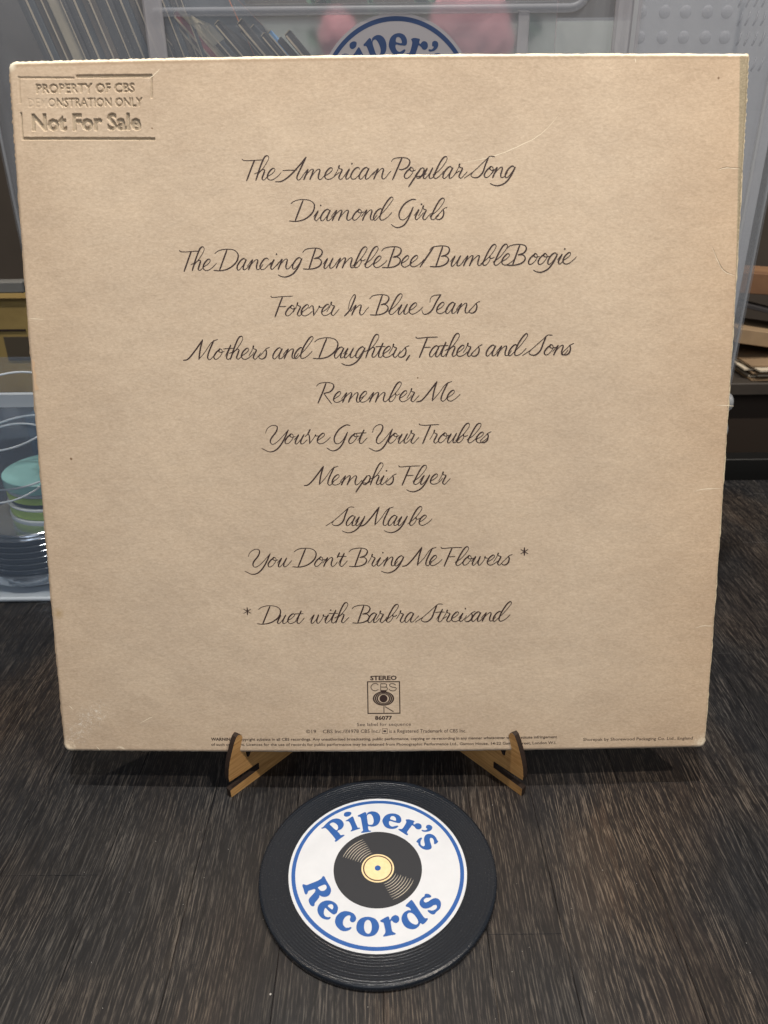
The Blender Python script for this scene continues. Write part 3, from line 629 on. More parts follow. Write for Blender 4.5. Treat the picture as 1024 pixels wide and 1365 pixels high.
# letters of the label traced as outlines; kept in label units (radius 1), reused for the tub sticker
OUT = {
 'P': ((420, 1070), [[(75,335),(100,322),(160,262),(225,218),(290,205),(345,222),(380,260),(385,305),(355,350),(300,378),(325,410),(345,437),(380,430),(395,442),(330,490),(280,527),(258,520),(270,500),(262,480),(200,405),(150,352),(125,338),(88,348)], [(192,285),(235,260),(275,275),(305,310),(305,345),(285,368),(250,345),(220,315)]]),
 'i': ((420, 1070), [[(412,235),(440,220),(480,192),(505,178),(520,190),(540,245),(565,300),(580,332),(605,332),(612,345),(560,362),(490,385),(482,375),(498,355),(495,325),(475,275),(450,245),(420,245)]]),
 'i dot': ((420, 1070), [[(388,150),(400,125),(445,112),(485,120),(492,140),(470,168),(425,182),(395,172)]]),
 'p': ((420, 1070), [[(580,165),(610,150),(650,130),(680,118),(698,130),(702,155),(715,128),(750,112),(800,108),(850,125),(885,165),(892,220),(870,275),(830,308),(780,320),(735,312),(722,320),(728,355),(740,372),(762,375),(758,388),(700,397),(640,405),(625,395),(650,375),(648,340),(635,270),(620,200),(605,182),(585,180)], [(708,170),(735,145),(765,150),(790,190),(800,245),(785,285),(755,293),(725,285),(715,240)]]),
 'e': ((500, 1070), [[(102,245),(115,200),(150,160),(210,138),(280,140),(335,165),(362,205),(360,250),(330,270),(260,255),(205,240),(192,265),(205,300),(240,318),(285,308),(315,305),(322,318),(290,340),(240,350),(180,342),(130,310)], [(210,212),(222,180),(250,172),(280,190),(292,225),(280,238),(245,228)]]),
 'r': ((500, 1070), [[(425,222),(470,218),(530,235),(545,245),(532,270),(540,290),(575,272),(615,275),(643,300),(642,335),(610,357),(570,350),(550,325),(535,312),(515,300),(490,330),(460,370),(442,400),(458,425),(440,437),(380,400),(325,362),(340,350),(370,350),(395,325),(430,265),(430,240)]]),
 'apostrophe': ((500, 1070), [[(705,325),(715,300),(750,293),(785,310),(793,340),(770,372),(720,390),(665,387),(645,372),(655,362),(690,370),(715,360),(725,348),(708,340)]]),
 's': ((500, 1070), [[(575,520),(600,490),(635,470),(652,480),(635,510),(630,550),(645,580),(675,590),(690,570),(680,520),(680,475),(700,435),(745,418),(800,430),(840,465),(860,505),(875,520),(860,545),(830,562),(815,548),(815,510),(795,480),(765,475),(760,510),(775,560),(785,600),(770,628),(725,640),(670,630),(625,600),(600,565),(598,545),(578,535)]]),
 'R': ((395, 1160), [[(67,215),(80,195),(105,200),(130,205),(200,178),(280,145),(330,115),(350,85),(375,88),(395,130),(430,190),(460,245),(465,290),(445,340),(400,368),(345,368),(305,350),(302,375),(270,420),(240,455),(235,490),(210,502),(180,485),(158,440),(158,400),(190,360),(235,310),(248,280),(235,262),(190,275),(150,290),(140,320),(120,338),(100,322),(82,260)], [(285,240),(330,215),(375,200),(398,215),(402,250),(375,280),(330,288),(305,270)]]),
 'e2': ((395, 1160), [[(275,545),(290,490),(330,445),(390,422),(450,422),(510,445),(550,485),(562,530),(545,590),(510,613),(480,605),(430,565),(390,525),(372,550),(365,600),(385,640),(425,652),(455,648),(458,665),(430,685),(380,682),(325,655),(288,605)], [(420,495),(455,472),(485,478),(497,510),(482,545),(450,525)]]),
 'c': ((395, 1160), [[(520,700),(540,640),(590,590),(650,568),(720,575),(780,605),(812,655),(805,700),(770,725),(735,712),(725,685),(735,650),(725,628),(690,632),(650,665),(630,715),(635,760),(665,795),(700,798),(740,788),(748,805),(715,832),(660,848),(600,835),(550,790),(525,745)]]),
 'o': ((440, 1200), [[(355,375),(370,310),(415,262),(480,238),(550,240),(620,268),(662,325),(672,380),(655,440),(610,490),(540,512),(470,508),(400,475),(362,430)], [(462,370),(475,310),(512,280),(550,300),(568,360),(562,430),(530,472),(490,460),(468,420)]]),
 'r2': ((440, 1200), [[(685,290),(720,268),(770,240),(800,232),(815,255),(820,280),(850,235),(895,213),(935,228),(952,265),(940,305),(905,325),(870,312),(845,290),(832,310),(840,370),(852,430),(870,450),(900,465),(890,485),(820,498),(740,512),(728,500),(750,470),(757,440),(745,370),(730,320),(700,310)]]),
 'd': ((500, 1180), [[(368,480),(375,425),(405,380),(460,350),(497,352),(480,320),(450,305),(425,298),(430,275),(470,235),(498,210),(522,220),(570,290),(630,380),(675,445),(700,462),(732,462),(725,490),(695,525),(660,548),(630,530),(612,570),(565,605),(510,615),(440,595),(390,545)], [(448,410),(475,385),(520,395),(565,440),(598,500),(590,540),(550,548),(490,515),(455,460)]]),
 's2': ((500, 1180), [[(690,130),(725,122),(765,138),(780,160),(765,175),(720,178),(690,190),(675,215),(690,240),(730,235),(790,195),(850,182),(900,215),(915,265),(900,330),(850,375),(825,405),(790,408),(750,385),(728,358),(745,348),(790,355),(835,340),(858,310),(850,280),(815,280),(770,310),(710,328),(660,318),(620,275),(622,220),(655,175),(685,155)]]),
}
LET = {}
for k, (o_, loops) in OUT.items():
    LL = []
    for l in loops:
        q = [(on_z(o_[0] + x/10.24, o_[1] + y/10.24, ZT + .1) - KC)[:2] / RL for x, y in l]; q = [np.array(p) * [.985, .985] for p in q]
        LL.append([tuple(p) for p in smooth_curve(q, 4, closed=True)])
    LET[k] = poly_fill(LL)
def shop_label(parent, M, R, mats_, thin=False):
    W_, Bl, Dk, Cr = mats_[:4]
    flat_disc('label_paper', 1.0*R, .10, W_, parent, M)
    flat_disc('blue_ring', .968*R, .14, Bl, parent, M, inner=.925*R, th=.03)
    flat_disc('printed_record', .4975*R, .14, Dk, parent, M, th=.03)
    flat_disc('printed_centre', .184*R, .18, Cr, parent, M, th=.03)
    flat_disc('centre_ring', .166*R, .22, mats_[4], parent, M, inner=.152*R, th=.03)
    flat_disc('centre_dot', .034*R, .22, Bl, parent, M, n=32, th=.03)
    for i in range(8):
        for a0, a1 in ((108 + i*.8, 160), (-72 + i*.6, -19 - (i % 2)*2)):
            r = (.215 + .030*i) * R; wd = .0030 * R; n_ = 20; V = []; 
            for s_ in (0, 1):
                for j in range(n_ + 1):
                    a = math.radians(a0 + (a1 - a0) * j / n_); q = math.sin(math.pi * j / n_)**.5 * wd + .0006*R; rr = r + (q if s_ else -q); V.append(M((rr*math.cos(a), rr*math.sin(a), .175)))
            mk('printed_groove', V, [(j, j+1, n_+2+j, n_+1+j) if a1 < a0 else (j, n_+1+j, n_+2+j, j+1) for j in range(n_)], GRV, parent)
    for k, (V2, T) in LET.items():
        o = mk('label_letter', [M((x*R, y*R, .15)) for x, y in V2], T, Bl, parent)
        tag(o, 'blue rounded serif letter %s' % k.split()[0].rstrip('2') if k != 'i dot' else 'dot of the blue letter i')
GRV = mat('pale_groove_print', (.52, .48, .40), .5)
CREAM = noisy('cream_print', (.72, .58, .32), (.80, .66, .40), 500, .45)
DARKP = mat('dark_print', (.030, .033, .040), .30, .35)
shop_label(coaster, lambda p: (KC[0]+p[0], KC[1]+p[1], ZT - .04 + p[2]), RL, (WHITE, BLUE, DARKP, CREAM, mat('maroon_print', (.06, .02, .02), .4)))

# ------------------------------------------------------------------ plastic tub of records behind
def plastic(name, col, alpha, rough=.28):
    M = mat(name, col, rough, .5, alpha=alpha); n = NT(M)
    f = n.noise(n.coord('Object', (1, 1, .6)), 14, 4, .6, .8); n.l(n.math('MULTIPLY_ADD', f, .30, alpha - .15), n.b.inputs['Alpha'])
    n.bump(n.noise(n.coord('Object', (1, 1, 1)), 35, 3, .5), .25, .0008); return M
PLA = plastic('cloudy_tub_plastic', (.44, .48, .54), .20)
PLB = plastic('thicker_tub_plastic', (.50, .50, .54), .45)
PLC = mat('pale_plastic_edge', (.50, .52, .55), .3, .5, alpha=.55)
PLE = mat('faint_dimple', (.34, .36, .41), .5, .2, alpha=.22)
PLD = mat('faint_plastic_moulding', (.36, .38, .43), .35, .3, alpha=.32)
TX0, TX1, TY0, TY1, TZ0, TZ1 = -213, 224, 452, 800, 112, 392
tub = thing('storage_tub', (5, 620, TZ0), 'large cloudy plastic storage tub full of records standing behind the sleeve', 'storage tub')
def rounded(x0, x1, y0, y1, r, n=8):
    P = []
    for cx_, cy_, a in ((x1-r, y0+r, -90), (x1-r, y1-r, 0), (x0+r, y1-r, 90), (x0+r, y0+r, 180)):
        for i in range(n + 1): t = math.radians(a + 90*i/n); P.append((cx_ + r*math.cos(t), cy_ + r*math.sin(t)))
    return P
b = MB(); O_ = rounded(TX0, TX1, TY0, TY1, 20); I_ = rounded(TX0+2, TX1-2, TY0+2, TY1-2, 18); n_ = len(O_)
V = [(x, y, TZ0) for x, y in O_] + [(x, y, TZ1) for x, y in O_] + [(x, y, TZ0) for x, y in I_] + [(x, y, TZ1) for x, y in I_]
Fq = []
for i in range(n_):
    j = (i+1) % n_; Fq += [(i, j, n_+j, n_+i), (2*n_+j, 2*n_+i, 3*n_+i, 3*n_+j), (n_+i, n_+j, 3*n_+j, 3*n_+i)]
b.add(V, Fq); b.build('tub_wall', PLA, tub, smooth=False)
b = MB(); b.add([(x, y, TZ0 + 1) for x, y in I_], [tuple(range(n_))]); b.build('tub_floor', PLB, tub)
def xy(px, py, Y=TY0): p = on_y(px, py, Y); return p[0], p[2]
for (pa, pb) in ((196, 221), (816, 850)):
    a = xy(pa, 40)[0]; c = xy(pb, 40)[0]; b = MB(); b.box(a, c, TY0 - 4, TY0 - .3, TZ0 + 12, TZ1 - 6, c=1.2); b.build('rib', PLB, tub)
b = MB(); a = xy(838, 40)[0]; b.box(a, a + 2.2, TY0 - 5, TY0 - 4.2, TZ0 + 12, TZ1 - 8); b.build('rib_edge', PLC, tub)
for px, nm in ((689, 'seam'),):
    a = xy(px, 40)[0]; b = MB(); b.box(a, a + 6, TY0 - 1.4, TY0 - .2, TZ0 + 40, xy(px, 14)[1], c=.5); b.build(nm, PLB, tub)
# moulded rounded frame on the front
cr_ = [(-60 + 0, 356), (-60, 352.5), (60, 352.5)]
x1f, zf = xy(785, 8)[0], xy(560, 13)[1]; P = [(xy(205, 10)[0], TY0 - 1, zf), (x1f - 10, TY0 - 1, zf)] + [(x1f - 10 + 10*math.sin(t*math.pi/12), TY0 - 1, zf + 10 - 10*math.cos(t*math.pi/12)) for t in range(1, 7)] + [(x1f, TY0 - 1, TZ1 - 12)]
b = MB(); b.tube(P, 2.0, 8); b.build('moulded_frame', PLD, tub, smooth=True)
# rounded-corner highlight drawn as a pale tube and lower clips on the right wall
b = MB(); b.tube([(204, TY0 - .4, TZ0 + 6), (204, TY0 - .4, TZ1 - 6)], 1.0, 8); b.build('corner_highlight', PLC, tub, smooth=True)
for sgn, X in ((1, TX1), (-1, TX0)):
    b = MB(); b.tube([(X, TY0 + 20, TZ0), (X, TY0 + 20, TZ1)], .9, 8); b.build('side_edge', PLC, tub, smooth=True)
for py in (536, 572):
    x, z = xy(975 if py == 536 else 971, py, TY0 + 20); b = MB(); b.lathe([(.5, -2), (5, -1.5), (6.5, 1), (5, 3), (.5, 4)], 0, 0, 24, M=lambda p, z=z: (TX1 + .5 + p[2], TY0 + 20 + p[0], z + p[1])); b.build('side_bump', PLC, tub, smooth=True)
for py in (16, 50):
    for k, px in enumerate((855, 886, 914, 943, 969)):
        x, z = xy(px - (0 if py == 16 else 3), py); b = MB(); b.lathe([(3.0, 0), (2.6, .5), (1.6, .8), (.3, .9)], 0, 0, 20, M=lambda p, x=x, z=z: (x + p[0], TY0 - .2 - p[2], z + p[1]), cap=False)
        b.build('dimple', PLE, tub, smooth=True)
for row, py in enumerate((0, 25, 52, 86)):
    for px in (988, 998, 1009, 1019):
        x, z = xy(px - row * 1.5, py); b = MB(); b.tube([(x - .6, TY0 + 1.5 - .8, z - 3), (x, TY0 - 1.0, z), (x + .9, TY0 + .3, z + 3)], .55, 6); b.build('moulded_notch', PLE, tub, smooth=True)
# sticker (same design as the coaster), in duller, greyer colours
GB = mat('sticker_blue', (.012, .045, .15), .5); GW = mat('sticker_grey', (.38, .37, .40), .5); GD = mat('sticker_dark', (.04, .042, .05), .5)
sx_, sz_ = xy(527.5, 17); RS = 42.0; a_ = math.radians(12)
stk = MB()
def SM(p): return (sx_ + p[0]*math.cos(a_) - p[1]*math.sin(a_), TY0 - .3 - p[2], sz_ - RS + p[0]*math.sin(a_) + p[1]*math.cos(a_))
def SMh(p): return SM(p)
def sticker():
    b = MB(); b.lathe([(RS, 0), (RS, .12)], 0, 0, 128, M=SM); base_ = b.build('sticker', GW, tub); tag(base_, 'round shop sticker with dark blue ring and lettering')
    flat_disc('sticker_ring', .965*RS, .16, GB, base_, SM, inner=.915*RS, th=.03); flat_disc('sticker_record', .4975*RS, .16, GD, base_, SM, th=.03)
    for k, (V2, T) in LET.items():
        mk('sticker_letter', [SM((x*RS, y*RS, .17)) for x, y in V2], T, GB, base_)
sticker()

# records inside the tub, each one a thing
def rec_mat(name, c0, c1, alpha=1): return noisy(name, c0, c1, 40, .55, .35, stretch=(1, .15, 1))
DK = [rec_mat('dark_sleeve_%s' % k, a, b_) for k, a, b_ in (('grey', (.022, .022, .025), (.05, .049, .052)), ('black', (.012, .013, .016), (.03, .03, .034)), ('brown', (.055, .038, .024), (.12, .088, .056)), ('slate', (.03, .04, .055), (.06, .075, .09)))]
EDG = mat('worn_sleeve_edge', (.50, .43, .32), .7); CRM = rec_mat('cream_sleeve', (.36, .32, .24), (.52, .47, .36)); RED = rec_mat('red_sleeve', (.25, .04, .06), (.36, .09, .10)); TEA = rec_mat('teal_sleeve', (.17, .27, .30), (.28, .38, .40)); BLS = rec_mat('blue_sleeve', (.08, .22, .45), (.16, .33, .55)); ORG_ = rec_mat('orange_sleeve', (.45, .13, .05), (.55, .20, .09)); PLSH = mat('clear_outer_sleeve', (.7, .72, .72), .2, .6, alpha=.28)
def record(xtop, ztop, lean, th, mt, label, group=None, y0=461, L=300, edgecol=None, H=312):
    """jacket standing in the tub, seen by its edge, leaning left; xtop, ztop: top front corner"""
    sn, cs = math.sin(lean), math.cos(lean)
    if ztop - H * cs < TZ0 + 2: H = (ztop - TZ0 - 2) / cs
    def M(p): a, yq, h = p; return (xtop + a * cs + h * sn, yq, ztop + a * sn - h * cs) 
    bx_, bz_ = xtop + H * sn, ztop - H * cs
    t = thing('record_jacket', (bx_, y0 + L/2, bz_), label, 'record', group)
    b = MB(); b.box(0, th, y0, y0 + L, 0, H, M=M, c=min(.5, th*.2)); b.build('cover', mt, t)
    if edgecol:
        b = MB(); b.box(th*.08, th*.30, y0 - .35, y0 - .05, .6, H - 1, M=M); b.build('spine_edge', edgecol, t)
        b = MB(); b.box(th*.1, th*.9, y0 - .2, y0 + L - 1, -.35, -.05, M=M); b.build('top_edge', edgecol, t)
    return t
lean1 = math.radians(18)
x = xy(22, 0, 461)[0]; k = 0; seqx = []
topz = 112 + 2 + 312 * math.cos(lean1)
zref = xy(0, 0, 461)[1]                       # height of the top of the picture there
off = math.tan(lean1) * (topz - zref)
seq = [('d', 3.2), ('d', 4.4), ('d', 3), ('d', 3.4), ('c', 6.2), ('d', 2.4), ('d', 3.0), ('d', 4.5), ('d', 3.2), ('d', 3.6), ('d', 4.4), ('d', 3), ('d', 3.4), ('d', 4.2), ('d', 3), ('d', 3.6), ('d', 3), ('d', 2.6), ('d', 3), ('d', 3), ('d', 2.6), ('d', 3.2), ('l', 2.0)]
for i, (ty, th) in enumerate(seq):
    th = th * .98; mt = {'d': DK[(i * 7 + i // 3) % 4], 'c': CRM, 'l': DK[3]}[ty]
    lab = {'d': 'dark record sleeve leaning in the packed row at the left of the tub', 'c': 'thick cream record sleeve among the dark ones at the left of the tub', 'l': 'thin slate record sleeve with pale edge, last of the dark row at left'}[ty]
    record(x - off, topz, lean1, th, mt, lab, 'dark records leaning at the left of the tub' if ty == 'd' else None, y0=460 + random.uniform(0, 3), edgecol=EDG if (ty == 'l' or (ty == 'd' and i % 2 == 1)) else None)
    x += th / math.cos(lean1) + .25
lean2 = math.radians(42)
grp2 = 'dark records lying slanted in the middle of the tub'
R2 = [(208, 38, 2.6, DK[2], 'dark brown record sleeve slanting just right of the tub rib', EDG), (221, 22, 4.6, TEA, 'pale teal record sleeve slanting beside the tub rib', EDG), (229, 21, 4.2, RED, 'dark red record sleeve slanting next to the pale teal one', EDG), (235, 16, 4.6, CRM, 'cream record sleeve with torn top, slanting right of the dark red one', EDG),
      (259, 36, 3.6, DK[1], None, EDG), (267, 37, 3.0, DK[0], None, None), (275, 40, 3.2, DK[3], None, EDG), (286, 34, 3.6, DK[1], None, EDG), (294, 42, 3.0, DK[2], None, None), (316, 33, 4.2, DK[0], None, EDG), (319, 42, 2.2, DK[1], None, EDG), (331, 40, 4.4, DK[3], None, EDG), (348, 49, 3.0, DK[1], None, EDG), (356, 44, 2.6, BLS, 'bright blue tipped record sleeve near the right end of the slanting row', EDG), (368, 54, 3.4, DK[1], None, None), (379, 48, 4.4, DK[0], 'thick dark grey record sleeve ending the slanting row nearest the sticker', EDG)]
for i, (px, py, th, mt, lab, ed) in enumerate(R2):
    X_, Z_ = xy(px, py, 462); record(X_, Z_, lean2, th, mt, lab or 'dark record sleeve slanting in the middle row of the tub', None if lab else grp2, y0=461 + random.uniform(0, 4), edgecol=ed)
X_, Z_ = xy(299, -12, 500); record(X_, Z_, math.radians(24), 2.2, DK[3], 'orange-edged slate record sleeve standing behind the slanting row', None, y0=500, L=180, edgecol=ORG_)
# clear outer bags sticking up over the slanting row
b = MB(); A1 = [xy(*p, 462) for p in ((236, 14), (282, 33), (300, 52), (285, 62), (262, 40))]; b.add([(x, 458.5 + i, z) for i, (x, z) in enumerate(A1)], [tuple(range(5))[::-1]]); 
tag(b.build('plastic_bag', mat('clear_bag', (.75, .72, .58), .25, .6, alpha=.55)), 'yellowish clear plastic bag corner over the slanting records', 'plastic bag')
# pale inner sheet to the right, flowers behind
b = MB(); b.box(xy(852, 0, 470)[0], 219, 470, 473, TZ0 + 3, TZ1 - 8, c=.6); tag(b.build('plastic_divider', noisy('frosted_sheet', (.40, .41, .44), (.50, .51, .54), 8, .6)), 'frosted grey plastic sheet inside the right end of the tub', 'divider')
b = MB(); b.box(-205, 218, 770, 773, TZ0 + 3, TZ1 - 6); tag(b.build('backing_card', noisy('grey_green_card', (.22, .245, .24), (.33, .355, .345), 9, .8)), 'grey-green card standing at the back inside the tub', 'card')
FROST = mat('frosted_plastic', (.86, .88, .88), .34, .3, trans=1.0); FROST.node_tree.nodes['Principled BSDF'].inputs['IOR'].default_value = 1.12
b = MB(); b.box(-95, 128, 640, 641.5, TZ0 + 3, TZ1 - 10); tag(b.build('frosted_sheet', FROST), 'frosted clear plastic sheet in the middle of the tub behind the sticker', 'plastic sheet')
PINK = noisy('pink_petal', (.36, .15, .18), (.48, .24, .27), 25, .9); LEAF = noisy('dark_leaf', (.05, .09, .06), (.10, .15, .11), 60, .9, spec=.1)
def flower(px, py, r, label):
    r *= 1.45; X_, Z_ = xy(px, py, 740); t = thing('flower', (X_, 740, Z_ - 60), label, 'flower')
    for i in range(8):
        an = i * 2.4; rr = r * (.1 + .6 * (i / 8)); cx_, cz_ = X_ + rr*math.cos(an)*.8, Z_ + rr*math.sin(an)*.8; b = MB(); V = []; Q = []
        for a in range(7):
            for c in range(7):
                u = (a/6 - .5) * 2; v = (c/6 - .5) * 2; q = max(0, 1 - .5*(u*u + v*v)); s_ = r * .62
                V.append((cx_ + u*s_*math.cos(an) * math.sqrt(1 - v*v/2) - v*s_*math.sin(an)*math.sqrt(1-u*u/2), 738 - q*4 + i*.9 + 1.2*math.sin(u*4 + i)*math.cos(v*3), cz_ + u*s_*math.sin(an)*math.sqrt(1-v*v/2) + v*s_*math.cos(an)*math.sqrt(1-u*u/2)))
        for a in range(6):
            for c in range(6): k_ = a*7 + c; Q.append((k_, k_+1, k_+8, k_+7))
        b.add(V, Q); b.build('petal', PINK, t, smooth=True)
    b = MB(); b.tube([(X_, 752, Z_ - 4), (X_ + 4, 754, Z_ - 60), (X_, 752, Z_ - 120)], 2, 6); b.build('stem', LEAF, t, smooth=True)
flower(628, 22, 25, 'larger pink artificial flower seen blurred through the tub right of the sticker'); flower(650, 45, 17, 'lower small pink artificial flower behind the tub, right of the larger one'); flower(452, 45, 13, 'small pink artificial flower seen through the tub left of the sticker')
t = thing('foliage', (60, 755, 200), 'dark green artificial leaves behind the pink flowers', 'foliage')
for i in range(70):
    X_, Z_ = xy(random.uniform(380, 720), random.uniform(-30, 110), 755); an = random.uniform(0, 6.28); s_ = random.uniform(10, 26); dx, dz = math.cos(an), math.sin(an); Yq = 752 + random.uniform(-3, 12)
    V = [(X_, Yq, Z_), (X_ + dx*s_*.5 - dz*s_*.22, Yq - 3, Z_ + dz*s_*.5 + dx*s_*.22), (X_ + dx*s_, Yq, Z_ + dz*s_), (X_ + dx*s_*.5 + dz*s_*.22, Yq + 1, Z_ + dz*s_*.5 - dx*s_*.22), (X_ + dx*s_*.5, Yq + 2.5, Z_ + dz*s_*.5)]
    mk('leaf', V, [(0, 4, 1), (4, 2, 1), (0, 3, 4), (3, 2, 4)], LEAF, t)

# dark riser carrying the tub
b = MB(); b.box(-180, 188, 470, 640, 0.3, TZ0 - .6, c=1.5); tag(b.build('riser_box', noisy('dark_brown_board', (.010, .007, .005), (.022, .014, .010), 30, .6)), 'very dark brown box hidden under the storage tub', 'box')

# ------------------------------------------------------------------ clear plastic box with round things, left
CL = mat('clear_plastic', (.36, .46, .60), .10, .7, alpha=.13); CLE = mat('clear_plastic_rim', (.62, .70, .78), .15, .6, alpha=.7)
BX0, BX1, BY0, BY1, BH = -470, -196, 455, 560, 150
cb = thing('clear_box', ((BX0+BX1)/2, 550, 0), 'low clear plastic box holding round containers at the left edge', 'plastic box')
def wall(x0, x1, y0, y1, z0, z1, name='box_wall', mt=CL, par=cb): b = MB(); b.box(x0, x1, y0, y1, z0, z1); return b.build(name, mt, par)
wall(BX0, BX1, BY0, BY0 + 1.6, 1, BH); wall(BX0, BX1, BY1 - 1.6, BY1, 1, BH); wall(BX1 - 1.6, BX1, BY0 + 1.7, BY1 - 1.7, 1, BH); wall(BX0, BX0 + 1.6, BY0 + 1.7, BY1 - 1.7, 1, BH)
wall(BX0, BX1, BY0, BY1, .2, .9, 'box_floor', CLE)
wall(BX0 - 4, BX1 + 3, BY0 - 5, BY0 - .2, BH - 4, BH + 4, 'rim', CLE)
b = MB(); b.tube([(BX0, BY0 - 1, 3), (BX1, BY0 - 1, 3)], 1.5, 8); b.build('base_edge', CLE, cb, smooth=True)
# round clear container with loops
rt = thing('round_container', (-262, 500, 78), 'clear round plastic container tilted on top inside the left box', 'container')
for (cx_, cy_, cz_, r, tl) in ((-262, 500, 128, 40, 65), (-258, 500, 98, 42, 72), (-268, 498, 90, 36, 60)):
    tl = math.radians(tl); P = [(cx_ + r*math.cos(t*math.pi/24), cy_ + r*math.sin(t*math.pi/24)*math.sin(tl), cz_ + r*math.sin(t*math.pi/24)*math.cos(tl)) for t in range(48)]
    b = MB(); b.tube(P, .75, 8, closed=True); b.build('rim_ring', CLE, rt, smooth=True)
b = MB(); b.lathe([(30, 0), (38, 26), (40, 28)], -262, 500, 48, M=lambda p: (p[0], 500 + (p[1]-500)*.9, 98 + p[2]), cap=False); b.build('side_wall', CL, rt, smooth=True)
def stack(name, cx_, cy_, z0, items, label, cat):
    t = thing(name, (cx_, cy_, z0), label, cat); z = z0
    for (r, h, mt, nm) in items:
        b = MB(); b.lathe([(r - .6, z), (r, z + .5), (r, z + h - .6), (r - .6, z + h - .1)], cx_, cy_, 56); b.build(nm, mt, t, smooth=False); z += h + .1
    return t
SIL = mat('shiny_silver', (.55, .60, .66), .16, .5, metal=.9); SLT = mat('slate_plastic', (.05, .065, .09), .25); LIME = mat('lime_plastic', (.34, .50, .12), .35); TEALP = mat('teal_plastic', (.20, .40, .41), .2)
stack('disc_stack', -262, 506, 1.2, [(34, 5, SLT, 'base'), (42, 8, SIL, 'band')] + [(40.5 if i % 2 else 39, 3.6 if i % 2 == 0 else .9, SIL if i % 2 else SLT, 'disc') for i in range(12)] + [(36, 2.5, SIL, 'disc')], 'stack of dark and silver discs low in the clear box', 'disc stack')
stack('lid_stack', -250, 522, 44, [(34, 3, CLE, 'clear_lid'), (33, 7, LIME, 'lime_lid'), (34, 2, CLE, 'clear_lid'), (32, 3, SLT, 'dark_lid'), (33, 5, LIME, 'lime_lid'), (33, 3, CLE, 'clear_lid'), (34, 8, TEALP, 'teal_lid')], 'stack of lime green and teal round lids in the clear box', 'lid stack')
stack('round_pot', -330, 520, 1.2, [(26, 30, CL, 'pot'), (28, 4, SIL, 'lid')], 'clear round pot with silver lid at the far left in the box', 'pot')

# ------------------------------------------------------------------ dim room behind
tag(mk('wall', [(-1600, 1150, -500), (1600, 1150, -500), (1600, 1150, 1500), (-1600, 1150, 1500)], [(0, 1, 2, 3)], noisy('dark_wall', (.035, .028, .022), (.06, .048, .038), 4, .8)), kind='structure')
tag(mk('floor', [(-1600, -200, -700), (1600, -200, -700), (1600, 1150, -700), (-1600, 1150, -700)], [(0, 1, 2, 3)], noisy('dark_floor', (.02, .017, .015), (.035, .03, .026), 8, .7)), kind='structure')
BRW = noisy('yellow_cardboard', (.22, .15, .05), (.34, .25, .09), 20, .7); 
t = thing('cardboard_box', (-400, 760, 80), 'worn yellow-brown cardboard box on the shelf at the left', 'box')
b = MB(); b.box(-470, -318, 700, 800, 80, 166, c=1); b.build('carton', BRW, t)
b = MB(); b.box(-352, -328, 699.2, 699.9, 112, 134); b.build('sticker', mat('dark_sticker', (.07, .055, .035), .6), t)
b = MB(); b.box(-470, -330, 699.2, 699.9, 139, 141); b.build('flap_line', BURN, t)
t = thing('shelf', (-420, 760, 60), 'dark shelf with a pale grey upper board at the left background', 'shelf')
b = MB(); b.box(-700, -322, 696, 712, 174, 184, c=1); b.build('upper_board', noisy('grey_board', (.14, .14, .135), (.20, .20, .19), 20, .6), t)
b = MB(); b.box(-700, -300, 690, 900, 70, 79, c=1); b.build('lower_board', mat('black_board', (.012, .012, .013), .6), t)
b = MB(); b.box(-330, -300, 660, 690, 30, 69.5, c=1); b.build('bracket', mat('navy_bracket', (.02, .05, .09), .6), t)
t = thing('side_shelf', (430, 760, 0), 'dark wooden shelf at the right background', 'shelf')
b = MB(); b.box(300, 760, 700, 900, 70, 82, c=1); b.build('shelf_board', noisy('dark_brown_shelf', (.03, .024, .02), (.05, .042, .034), 20, .6), t)
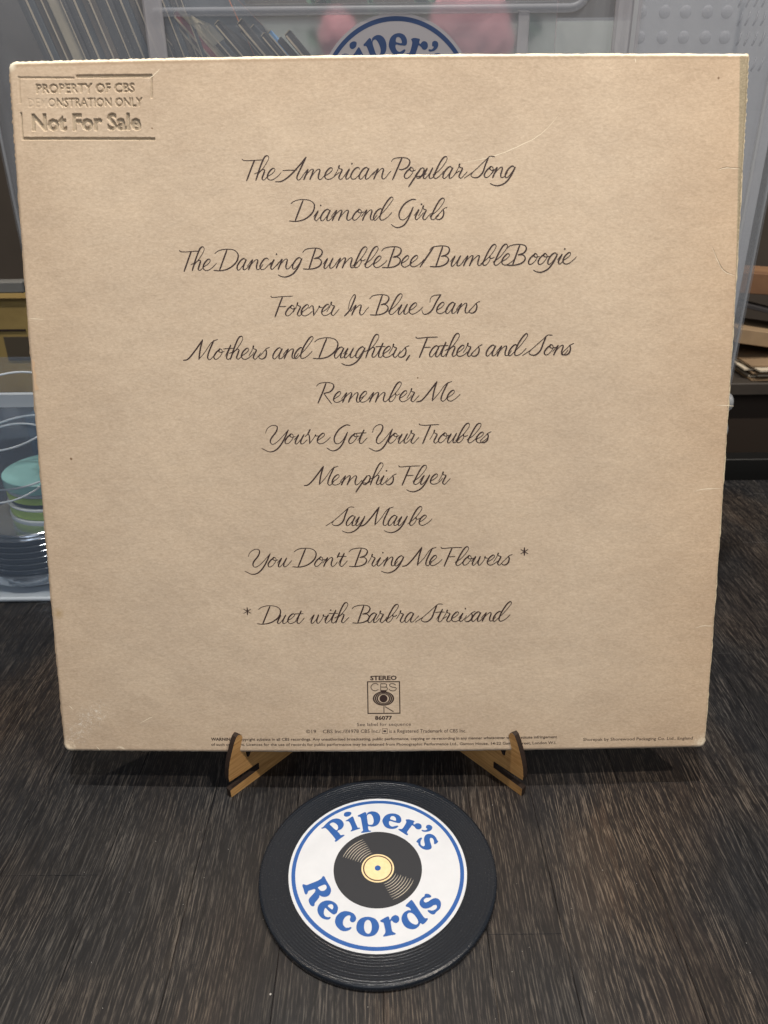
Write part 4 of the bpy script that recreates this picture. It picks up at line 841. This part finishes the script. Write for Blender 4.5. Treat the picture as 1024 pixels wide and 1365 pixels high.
b = MB(); b.box(300, 760, 720, 900, -2, 69, c=1); b.build('shelf_front', mat('dark_brown_front', (.03, .019, .012), .7), t)  # plain dark brown front below the shelf board
TAN = noisy('tan_card', (.22, .15, .09), (.34, .24, .14), 20, .7); PALE = noisy('pale_card', (.42, .36, .27), (.56, .50, .40), 30, .7)
def slab(x0, x1, y0, y1, z0, z1, mt, name, label, cat, rot=0, tilt=0):
    cx_, cy_, cz_ = (x0+x1)/2, (y0+y1)/2, z0; co, si = math.cos(rot), math.sin(rot); ct, st_ = math.cos(tilt), math.sin(tilt)
    def M(p):
        x, y, z = p[0]-cx_, p[1]-cy_, p[2]-cz_; x, z = x*ct - z*st_, x*st_ + z*ct; return (cx_ + x*co - y*si, cy_ + x*si + y*co, cz_ + z)
    b = MB(); b.box(x0, x1, y0, y1, z0, z1, M=M, c=.6); return tag(b.build(name, mt), label, cat)
slab(330, 382, 672, 690, -8, 15, mat('black_case', (.004, .004, .004), .5), 'black_case', 'low black case beyond the right end of the table', 'case')
t = thing('paper_stack', (430, 760, 82.5), 'untidy stack of pale cream papers on the right shelf', 'paper stack')
for i in range(7):
    ro = random.uniform(-.07, .07); dx, dy = random.uniform(-5, 6), random.uniform(-6, 4); co, si = math.cos(ro), math.sin(ro); b = MB()
    b.box(357 + dx, 560, 708 + dy, 800, 82.6 + i*2.1, 84.1 + i*2.1, M=lambda p: (450 + (p[0]-450)*co - (p[1]-750)*si, 750 + (p[0]-450)*si + (p[1]-750)*co, p[2])); b.build('paper', PALE if i % 3 else TAN, t)
slab(338, 540, 740, 830, 98, 112, TAN, 'folder', 'tan cardboard folder on top of the cream papers on the right shelf', 'folder', rot=.12, tilt=-.16)
slab(345, 560, 760, 840, 118, 122, mat('dark_sheet', (.03, .028, .03), .6), 'dark_folder', 'thin dark folder slanting above the tan one', 'folder', rot=.1, tilt=-.25)
slab(352, 560, 780, 850, 146, 166, noisy('rust_card', (.14, .07, .035), (.24, .13, .065), 20, .7), 'rust_box', 'rust brown cardboard box at the top of the right shelf', 'box', rot=.1, tilt=-.08)
